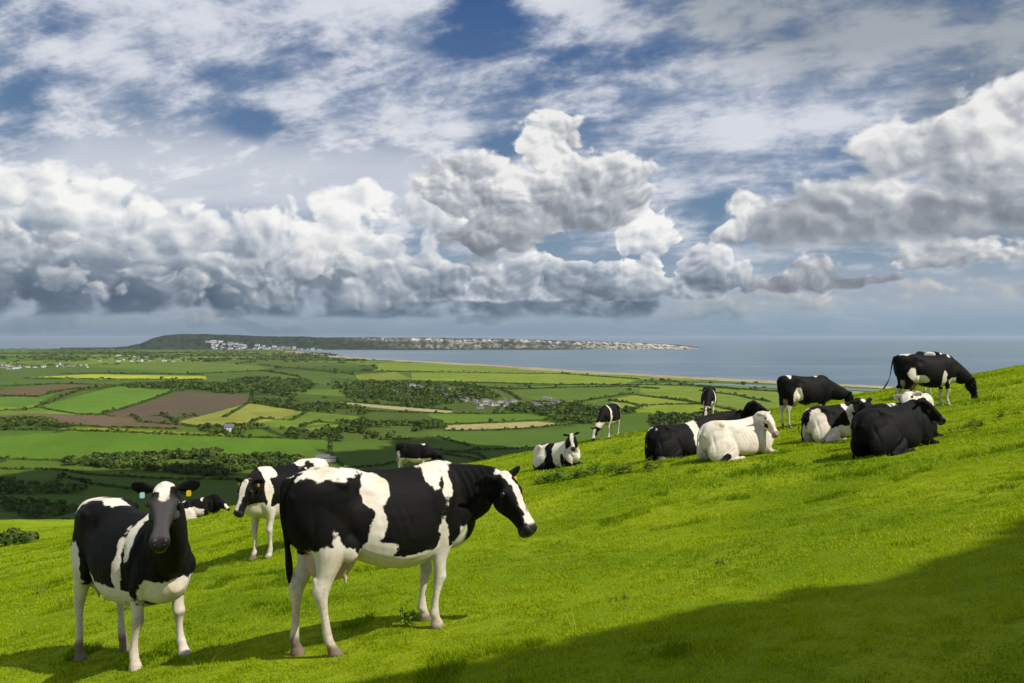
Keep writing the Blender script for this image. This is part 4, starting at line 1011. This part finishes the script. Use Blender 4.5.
COWS = [
 dict(pose='stand', at=(-1.10, 7.62), heading=30, voxel=.0105, smooth=10, fine=1, tail=.03, basez=.10, scale=1.04, big=.98,
    head=HW(504, 475, 7.75, (.52, -.42, -.70)), ear=(.0, .35), tags={'l': 'y'},
    feet={'hl': (-.13, .0, 0), 'hr': (.10, -.02, .0), 'fl': (-.06, .0, 0), 'fr': (-.10, .0, 0)}, legs=.74,
    patches=[('w', (-.60, -.2, 1.435), (.34, .3, .055)), ('w', (-.24, -.3, 1.30), (.14, .3, .16)),
             ('w', (-.21, -.3, 1.04), (.042, .3, .18)), ('w', (-.27, -.3, .90), (.06, .3, .12)), ('w', (-.24, -.3, .78), (.18, .3, .11)),
             ('w', (.48, -.2, 1.44), (.20, .3, .055)), ('w', (.38, -.2, 1.37), (.095, .3, .11)), ('w', (.49, -.2, 1.28), (.042, .3, .13)),
             ('w', (.0, -.0, .60), (.42, .5, .11)), ('w', (.43, -.2, .80), (.06, .3, .18)), ('w', (.62, -.1, .80), (.10, .3, .16)), ('k', (.54, -.2, .90), (.05, .3, .15)),
             ('w', (-.62, -.2, .66), (.3, .3, .22)), ('w', (-.60, -.25, .88), (.035, .3, .12)),
             ('h', (.0, .0, .0), (.12, .055, .10)), ('h', (.22, .0, .03), (.34, .048, .10)), ('h', (.47, .0, -.05), (.10, .06, .06))],
    label='largest black and white cow, in side view with white blaze, nearest the photo centre'),
 dict(pose='stand', at=(-3.68, 8.30), heading=-40, voxel=.0105, smooth=10, fine=1, tail=-.05, scale=1.04,
    head=HW(165, 486, 7.15, (.19, -.74, -.64)), ear=(.05, .05), tags={'l': 'y', 'r': 'b'}, grey_face=1,
    feet={'hl': (.05, .02, 0), 'hr': (-.14, .0, 0), 'fl': (.05, .05, 0), 'fr': (-.04, -.04, 0)}, legs=.66,
    patches=[('w', (.42, -.2, 1.28), (.06, .3, .20)), ('w', (.30, -.3, .95), (.05, .3, .28)), ('w', (.1, -.2, .66), (.42, .4, .16)), ('w', (-.2, -.3, .72), (.12, .2, .16)),
             ('w', (-.66, -.3, .85), (.14, .25, .24)), ('w', (-.42, 0, 1.45), (.22, .10, .06)), ('w', (-.80, -.15, 1.38), (.05, .12, .08)), ('w', (.70, 0, .80), (.22, .3, .18)),
             ('k', (.66, -.1, .84), (.04, .05, .05)), ('w', (-.8, 0, 1.44), (.10, .2, .05)),
             ('h', (.03, .0, .03), (.10, .075, .10)), ('h', (.11, .0, .04), (.09, .035, .08)), ('h', (.53, .0, -.175), (.035, .05, .022))],
    label='grey-faced black and white cow with a blue and a yellow ear tag, standing face on'),
 dict(pose='stand', at=(-3.74, 14.0), heading=-124, voxel=.015, fine=1,
    head=HW(247, 481, 12.95, (-.20, -.55, -.81)), ear=(.1, .1), tags={'r': 'y', 'l': 'y'},
    feet={'hl': (.1, .0, 0), 'hr': (-.1, .0, 0), 'fl': (.0, .0, 0), 'fr': (.12, .08, 0)}, legs=.85,
    patches=[('w', (.45, .15, 1.42), (.16, .3, .16)), ('w', (.56, .2, 1.15), (.07, .2, .35)), ('w', (.7, 0, .8), (.2, .3, .2)), ('w', (-.6, 0, 1.42), (.4, .5, .18)), ('k', (-.45, .1, 1.36), (.12, .12, .08)),
             ('w', (.2, .3, 1.42), (.07, .2, .06)), ('w', (-.7, .2, .9), (.25, .3, .4)),
             ('h', (.22, .0, .03), (.36, .055, .11))],
    label='cow with white blaze and white rump walking towards the camera behind the largest cow'),
 dict(pose='lie', at=PX(203, 36), heading=8, voxel=.025,
    head=HW(224, 501, 35.6, (.7, -.2, -.7)), patches=[('w', (-.6, -.3, .2), (.75, .6, .28)), ('w', (.1, 0, .83), (.06, .5, .2)), ('w', (-.75, 0, .8), (.2, .3, .1)), ('h', (.45, 0, 0), (.2, .2, .2))],
    label='small distant cow lying at the hill edge between two standing cows, white below'),
 dict(pose='stand', at=PX(415, 38.6), heading=-12, voxel=.025, graze=1, muz=.62, head=GR(.05, .55), legs=.8,
    patches=[('w', (-.75, 0, .9), (.12, .4, .3)), ('w', (.45, 0, 1.44), (.1, .2, .06)), ('w', (.3, 0, .7), (.15, .4, .2)), ('h', (.5, 0, 0), (.1, .2, .2))],
    label='almost all black cow grazing at the hill edge above the back of the largest cow'),
 dict(pose='lie', at=PX(560, 27.2), heading=-38, voxel=.018,
    head=HW(577, 434, 26.4, (-.08, -.55, -.83)), ear=(.0, .0), roll=-1,
    patches=[('w', (-.62, 0, .5), (.40, .6, .55)), ('k', (-.18, -.2, .65), (.14, .4, .35)), ('w', (.25, 0, .45), (.30, .6, .5)), ('k', (.38, -.2, .15), (.1, .3, .3)), ('k', (-.45, 0, .85), (.12, .2, .1)), ('w', (.75, 0, .35), (.3, .5, .3)),
             ('h', (.2, 0, .02), (.4, .06, .12)), ('h', (.5, 0, -.1), (.1, .1, .1))],
    label='mostly white patched cow lying by the clump of weeds, blaze face towards the camera'),
 dict(pose='stand', at=PX(609, 37.3), heading=-118, voxel=.022, graze=1, head=GR(-.15, .50), legs=.75,
    patches=[('w', (.42, 0, 1.1), (.10, .5, .6)), ('w', (-.8, 0, 1.2), (.14, .5, .5)), ('w', (.1, 0, .62), (.4, .5, .15)), ('h', (.3, 0, 0), (.3, .07, .15))],
    label='grazing cow with a white band behind its shoulder at the hill edge, village beyond'),
 dict(pose='stand', at=PX(709, 37.2), heading=-104, voxel=.022, graze=1, head=GR(-.10, .50), legs=.7,
    patches=[('w', (.3, .1, 1.38), (.07, .3, .22)), ('w', (.35, .26, 1.05), (.09, .2, .45)), ('w', (.7, 0, .75), (.2, .3, .2)), ('h', (.3, 0, 0), (.3, .06, .15))],
    label='distant grazing cow, seen head on, just above the lying cow with the white band'),
 dict(pose='lie', at=PX(684, 20.), heading=22, voxel=.017,
    head=HW(739, 411, 20.9, (.5, .7, -.5)), roll=1,
    patches=[('w', (.30, 0, .45), (.15, .6, .62)), ('w', (-.86, -.05, .76), (.13, .22, .06)), ('k', (-.84, -.10, .72), (.07, .12, .05)), ('w', (-.8, -.3, .03), (.1, .2, .06))],
    label='black lying cow with one broad white band, behind the all white cow'),
 dict(pose='lie', at=PX(735, 23.6), heading=12, voxel=.018,
    head=HW(760, 401, 23.2, (.75, -.35, -.55)), ear=(.1, .1), tags={}, patches=[('h', (.15, 0, .04), (.05, .035, .06)), ('h', (.47, .03, -.1), (.06, .03, .06))],
    label='black lying cow whose head with small white star shows over the all white cow'),
 dict(pose='lie', at=PX(741, 18.1), heading=17, voxel=.016, ear=(.1, .1),
    head=HW(772, 413, 17.9, (.32, -.42, -.84)), muzzle_grey=.4, dirty=.6,
    patches=[('w', (0, 0, .5), (3, 3, 3)), ('k', (-.66, -.50, .10), (.13, .14, .12)), ('H', (.28, .12, -.12), (.14, .05, .07)), ('H', (-.05, .3, -.05), (.1, .14, .1)), ('H', (.30, -.12, -.14), (.12, .05, .06))],
    label='all white lying cow, the only one without black on its body'),
 dict(pose='stand', at=PX(807, 24.6), heading=13, voxel=.018, graze=1, muz=.72, head=GR(-.08, .60, 1.32), legs=.58,
    patches=[('w', (-.70, -.1, 1.44), (.07, .2, .12)), ('w', (-.48, -.3, .82), (.17, .3, .28)), ('w', (.25, -.1, 1.46), (.08, .12, .06)), ('w', (.1, 0, .6), (.2, .4, .1)), ('h', (.47, 0, -.02), (.1, .06, .08))],
    label='black grazing cow with full pink udder, standing right of the all white cow'),
 dict(pose='lie', at=PX(841, 19.9), heading=16, voxel=.016, ear=(.0, .0),
    head=HW(869, 400, 18.7, (.06, -.88, -.42)), roll=1,
    patches=[('w', (-.72, 0, .3), (.25, .6, .5)), ('w', (-.2, -.3, .1), (.5, .5, .22)), ('w', (.15, -.3, .5), (.09, .4, .40)), ('w', (.45, -.2, .62), (.25, .3, .06)), ('w', (.65, -.2, .3), (.14, .3, .3)), ('h', (.10, 0, .04), (.085, .06, .08))],
    label='patched lying cow with a round white star on its black forehead, facing the camera'),
 dict(pose='lie', at=PX(905, 16.6), heading=20, voxel=.016, ear=(.3, .3),
    head=HW(917, 393, 16.2, (-.45, -.60, -.55)), muzzle_grey=.3,
    patches=[('w', (.25, 0, .9), (.5, .6, .28)), ('k', (.0, -.2, .75), (.13, .3, .2)), ('w', (-.25, -.2, .75), (.10, .3, .25)), ('w', (.8, 0, .8), (.35, .4, .35)), ('h', (.2, 0, 0), (.5, .3, .4)), ('H', (.22, -.1, -.12), (.12, .06, .08)), ('H', (.5, 0, -.1), (.08, .1, .1))],
    label='white-headed cow lying just behind the all black lying cow, mostly hidden'),
 dict(pose='lie', at=PX(899, 15.3), heading=24, voxel=.014, ear=(.3, .3),
    head=HW(932, 399, 15.4, (.62, -.25, -.70)), roll=-1, patches=[('h', (.53, 0, -.12), (.06, .05, .05)), ('h', (.14, .0, .045), (.03, .02, .05))],
    label='all black lying cow, nearest of the lying cows, seen from its side'),
 dict(pose='stand', at=PX(928, 23.8), heading=4, voxel=.017, graze=1, head=GR(-.08, .55, 1.18, .30), legs=.52, tail=.0, scale=1.06,
    tailpath=[(-.90, 0, 1.42, .04), (-.99, 0, 1.38, .034), (-1.05, .0, 1.2, .026), (-1.09, .0, 1.0, .020), (-1.14, 0, .80, .018), (-1.22, 0, .66, .03), (-1.30, 0, .54, .03), (-1.36, 0, .44, .014)],
    patches=[('w', (-.72, 0, 1.46), (.2, .2, .06)), ('w', (-.62, -.2, .95), (.13, .3, .16)), ('w', (-.35, -.2, .80), (.25, .3, .12)), ('w', (.32, -.2, .80), (.10, .3, .22)), ('w', (.60, -.2, .75), (.15, .3, .10)), ('w', (.56, -.1, 1.46), (.04, .1, .10)),
             ('h', (.25, .0, .02), (.25, .05, .1))],
    label='big black grazing cow against the sea with hanging tail and white belly patches'),
 dict(pose='stand', at=PX(926, 28.5), heading=88, voxel=.022, graze=1, head=GR(.0, .55), legs=.7,
    patches=[('w', (-.8, .2, 1.3), (.4, .14, .3)), ('w', (-.8, -.22, 1.3), (.4, .14, .3)), ('w', (-.9, 0, .9), (.2, .4, .4))],
    label='cow seen from behind, only its white hip bones showing above the big grazing cow'),
]
for sp in COWS:      # heads given in the world are turned into the cow's own frame
    if sp['head'][0] == 'world':
        _, p, d, up = sp['head']; sp['headw'] = (p, d, up)
for sp in COWS: build_cow(sp)
# ================================================================== grass, weeds, trees behind the camera, clouds overhead
mg, t, p = material('grass_blades', rough=.75, spec=.08)
tn = t.attr('tint')
c = t.mix(t.ss(tn, .0, .5), (.145, .240, .003), (.345, .448, .006)); c = t.mix(t.ss(tn, .5, .93), c, (.42, .47, .02)); c = t.mix(t.ss(tn, .95, .99), c, (.36, .30, .13))
t.put(p.inputs['Base Color'], c)
tr = t.new('ShaderNodeBsdfTranslucent'); t.put(tr.inputs[0], t.mix(1.0, c, (1.2, 1.15, .5), 'MULTIPLY'))
mx = t.new('ShaderNodeMixShader'); mx.inputs[0].default_value = .35; t.put(mx.inputs[1], p.outputs[0]); t.put(mx.inputs[2], tr.outputs[0])
t.put(mg.node_tree.nodes['Material Output'].inputs[0], mx.outputs[0])
def blades(n, r0, r1, hgt, wid, a0=-37, a1=37):
    r = np.sqrt(rng.uniform(r0 * r0, r1 * r1, n)); a = rng.uniform(R(a0), R(a1), n)
    x = r * np.sin(a); y = r * np.cos(a)
    P = np.stack([x, y], 1)
    cl = .5 + .5 * vnoise(P / .16, 81); big = .5 + .5 * vnoise(P / 1.1, 82); patch = .5 + .5 * vnoise(P / .45, 83)
    keep = rng.uniform(size=n) < (.35 + .65 * cl)
    x, y, cl, big, patch, P, r = [q[keep] for q in (x, y, cl, big, patch, P, r)]; n = len(x)
    tuft = (vnoise(P / .5, 85) > .60) * (vnoise(P / 2.5, 86) > -.1)
    g = ground(x, y)
    h = hgt * rng.uniform(.45, 1.1, n) * (.55 + .6 * cl) * (.7 + .55 * patch) * (1 + 1.3 * tuft)
    d = rng.uniform(0, 2 * np.pi, n); ca, sa = np.cos(d), np.sin(d)
    lean = rng.uniform(.1, 1.0, n) * h; ld = rng.uniform(0, 2 * np.pi, n); lx, ly = np.cos(ld) * lean, np.sin(ld) * lean
    w = wid * rng.uniform(.7, 1.3, n)
    o = np.stack([x, y, g - .008], 1)
    side = np.stack([ca * w, sa * w, 0 * w], 1)
    m = o + np.stack([lx * .35, ly * .35, h * .6], 1); tip = o + np.stack([lx, ly, h * .96], 1)
    V = np.stack([o - side, o + side, m + side * .75, m - side * .75, tip], 1).reshape(-1, 3)
    b = np.arange(n)[:, None] * 5
    tint = np.clip(.30 + .28 * (big - .5) * 2 + .22 * (patch - .5) + .16 * vnoise(P / 3.7, 87) + rng.normal(scale=.16, size=n) - .25 * tuft, 0, .93)
    tint = np.where(rng.uniform(size=n) < .025, .98, tint)
    return V, b + [0, 1, 2, 3], b + [3, 2, 4], np.repeat(tint, 5)
a = Acc()
for args in ((260000, 2.6, 8., .036, .0030), (330000, 8., 14., .038, .0042), (330000, 14., 25., .048, .0075), (300000, 25., 54., .060, .016)):
    V_, Q_, T_, tn_ = blades(*args); a.add(V_, Q_, T_, tint=tn_)
V_, Q_, T_, tn_ = blades(2600, 3.2, 26., .17, .0022); a.add(V_, Q_, T_, tint=np.where(tn_ > .3, .97, .8))
link('grass', a.mesh('grass', mats=[mg], smooth=False), kind='stuff', label='short sunlit pasture grass covering the near hillside', category='grass')

mw, t, p = material('weed_leaf', rough=.7, spec=.1)
t.put(p.inputs['Base Color'], t.mix(t.attr('tint'), (.055, .120, .010), (.14, .21, .020)))
def near_pt(px, py):
    u = (px - 512) / F; v = (py - HZ) / F; Ys = np.linspace(4, 60, 3000)
    k = np.argmax(CAMZ - v * Ys <= ground(u * Ys, Ys)); return u * Ys[k], Ys[k]
def weed(px, py, rad, hgt, n, label):
    x, y = near_pt(px, py); a = Acc(); st = max(5, n // 9)
    for s_ in range(st):
        an = rng.uniform(0, 6.28); rr_ = rad * math.sqrt(rng.uniform()); bx, by = rr_ * math.cos(an), rr_ * math.sin(an)
        hz_ = gz(x + bx, y + by) - gz(x, y); hh = hgt * rng.uniform(.5, 1.) * (1 - .4 * rr_ / rad); lx, ly = rng.normal(scale=.10 * hh, size=2)
        tube(a, [(bx, by, hz_ - .03, .004, 0, 0, 0, .004, 0), (bx + lx * .5, by + ly * .5, hz_ + hh * .5, .003, 0, 0, 0, .003, 0), (bx + lx, by + ly, hz_ + hh, .002, 0, 0, 0, .002, 0)], 4, 1)
        for q in np.linspace(.1, 1, 9):
            c = np.array([bx + lx * q, by + ly * q, hz_ + hh * q]); da = rng.uniform(0, 6.28); Lf = .12 * (1.25 - .7 * q) * rng.uniform(.7, 1.3) * hgt / .35
            dr = np.array([math.cos(da), math.sin(da), rng.uniform(-.1, .6)]); sd = np.array([-math.sin(da), math.cos(da), 0]) * Lf * .24
            a.add([c, c + dr * Lf * .5 - sd, c + dr * Lf + [0, 0, -.02], c + dr * Lf * .5 + sd], [(0, 1, 2, 3)])
    nv = a.n; me = mesh_np('weed_clump', np.concatenate(a.V), np.concatenate(a.Q), np.concatenate(a.T), attrs={'tint': np.repeat(rng.uniform(0, 1, nv // 4 + 1), 4)[:nv]}, mats=[mw], smooth=False)
    link('weed_clump', me, loc=(x, y, gz(x, y)), label=label, category='weeds', group='weed clumps in the pasture')
for args in ((568, 478, .75, .42, 500, 'tall leafy weeds just in front of the patched lying cow'), (598, 474, .5, .36, 260, 'leafy weeds right of the patched lying cow'), (633, 473, .42, .40, 220, 'dark leafy weed clump between the patched lying cow and the banded one'),
             (655, 468, .25, .3, 90, 'small weed beside the rump of the banded lying cow'), (752, 470, .2, .2, 60, 'small weed below the all white cow'), (983, 425, .35, .25, 160, 'low weed clump up the slope right of the black lying cow'),
             (1012, 415, .30, .22, 120, 'low weed clump at the upper right by the skyline'), (962, 432, .3, .2, 120, 'weed patch beside the head of the black lying cow'), (405, 622, .16, .16, 70, 'dark tuft of weeds behind the front leg of the largest cow'),
             (722, 565, .10, .1, 50, 'small rosette of weeds in the open pasture'), (620, 600, .09, .08, 40, 'small low weed in the open pasture near the shade'), (560, 545, .12, .08, 50, 'low broad weed below the nose of the largest cow')):
    weed(args[0], args[1], args[2], args[3] * 1.0, int(args[4] * .8), args[5])
# bushes beyond the hill edge, left
def bush(px, py, w, h, label, n=900):
    x, y = near_pt(px, py) if py > 500 else hit(px, py)
    a = Acc(); k = 9
    C = np.stack([x + rng.normal(scale=w * .35, size=k), y + rng.normal(scale=w * .3, size=k), gz(x, y) + h * rng.uniform(.3, .6, k)], 1)
    leaf_cloud(a, C, np.full(k, w * .35), np.full(k, h * .45), n // k, np.full(k, .10), rng.uniform(0, .7, k))
    link('bush', a.mesh('bush', mats=[mleaf], smooth=False), label=label, category='bush')
bush(6, 546, 1.0, .75, 'dark round bush on the near slope at the left edge')
# tall trees behind the photographer: they throw the shade across the lower right
mb, t, p = material('bark', (.12, .09, .06), .9)
for (tx, ty, hc, rc) in ((9.5, -1.9, 9.5, 3.4), (11.0, -1.75, 9.5, 3.6), (13.0, -1.45, 9.5, 3.8), (15.6, -.8, 9.5, 3.9), (18.4, .1, 9.5, 4.0), (21.6, .9, 9.5, 4.)):
    bz = gz(tx, ty); root = bpy.data.objects.new('broadleaf_tree', None); COL.objects.link(root); root.location = (tx, ty, bz)
    root['label'] = 'broadleaf tree standing behind the photographer, shading the lower right grass'; root['category'] = 'tree'; root['group'] = 'trees behind the photographer'
    a = Acc(); tube(a, [(0, 0, -.3, .35, 0, 0, 0, .35, 0), (.1, .05, 3, .26, 0, 0, 0, .26, 0), (0, .2, 6, .2, 0, 0, 0, .2, 0), (.1, 0, 10, .08, 0, 0, 0, .08, 0)], 10, 3)
    for q in range(7):
        an = q * 2.4; tube(a, [(0, .1, 4 + q * .6, .12, 0, 0, 0, .12, 0), (1.3 * math.cos(an), 1.3 * math.sin(an), 6 + q * .6, .08, 0, 0, 0, .08, 0), (2.6 * math.cos(an), 2.6 * math.sin(an), 7.4 + q * .6, .03, 0, 0, 0, .03, 0)], 8, 2)
    link('trunk', a.mesh('trunk', mats=[mb]), root)
    a = Acc(); k = 70; dd = rng.normal(size=(k, 3)); dd /= np.linalg.norm(dd, axis=1)[:, None]
    C = np.array([0, 0, hc]) + dd * (rc - .9) * (rng.uniform(0, 1, k) ** .35)[:, None] * [1, 1, .8]
    leaf_cloud(a, C, np.full(k, 1.25), np.full(k, 1.2), 260, np.full(k, .17), rng.uniform(0, .8, k))
    link('crown', a.mesh('crown', mats=[mleaf], smooth=False), root)
# cumulus overhead, out of the picture; it shades the valley floor
mc, t, p = material('cloud_white', (.85, .86, .88), 1.0, 0.)
def cloud(cx, cy, rx, ry, z, seed, rot=0.):
    th = np.linspace(0, 2 * np.pi, 120, endpoint=False); ph = np.linspace(.02, np.pi - .02, 50)
    PH, TH = np.meshgrid(ph, th, indexing='ij'); dx_, dy_, dz_ = np.sin(PH) * np.cos(TH), np.sin(PH) * np.sin(TH), np.cos(PH)
    D3 = np.stack([dx_.ravel(), dy_.ravel(), dz_.ravel()], 1); rr_ = 1 + .28 * fbm(D3 * 2.2 + seed, 4, 91)
    hz_ = np.where(D3[:, 2] > 0, 150, 35)
    xx, yy = D3[:, 0] * rx * rr_, D3[:, 1] * ry * rr_
    Rg = np.stack([cx + xx * math.cos(rot) - yy * math.sin(rot), cy + xx * math.sin(rot) + yy * math.cos(rot), z + D3[:, 2] * hz_ * rr_], 1).reshape(50, 120, 3)
    a = Acc(); rings(a, Rg); link('cloud', a.mesh('cloud', mats=[mc]), kind='stuff', label='cumulus cloud high overhead, above the valley', category='cloud')
SH = 870.
def shade(px0, px1, py0, py1, seed, rot=0.):
    a_, b_ = hit((px0 + px1) / 2, py0), hit((px0 + px1) / 2, py1); cy = (a_[1] + b_[1]) / 2; ry = abs(a_[1] - b_[1]) / 2
    cx = ((px0 + px1) / 2 - 512) / F * cy; rx = (px1 - px0) / 2 / F * cy
    cloud(cx + SH * SUN[0] / SUN[2], cy + SH * SUN[1] / SUN[2], rx, ry, SH + 25, seed, rot)
shade(-40, 400, 476, 530, 1.3)
shade(380, 560, 446, 480, 4.1)
HAZE = 1.2e-5
# the air: pale, thin, even
b = 92000.
Vb = [(x, y, z) for z in (-9., 262.) for x, y in ((-b, -b), (b, -b), (b, b), (-b, b))]
Qb = [(3, 2, 1, 0), (4, 5, 6, 7), (0, 1, 5, 4), (1, 2, 6, 5), (2, 3, 7, 6), (3, 0, 4, 7)]
mhz = bpy.data.materials.new('haze'); mhz.use_nodes = True; nt = mhz.node_tree; nt.nodes.remove(nt.nodes['Principled BSDF'])
pv = nt.nodes.new('ShaderNodeVolumePrincipled'); pv.inputs['Color'].default_value = (.72, .82, .95, 1); pv.inputs['Density'].default_value = HAZE; pv.inputs['Anisotropy'].default_value = .2
nt.links.new(pv.outputs[0], nt.nodes['Material Output'].inputs['Volume'])
mhz.cycles.homogeneous_volume = True if hasattr(mhz.cycles, 'homogeneous_volume') else False
link('haze', mesh_np('haze', Vb, Qb, mats=[mhz], smooth=False), kind='stuff', label='thin bluish sea air between here and the horizon', category='haze')
scene.cycles.volume_bounces = 0
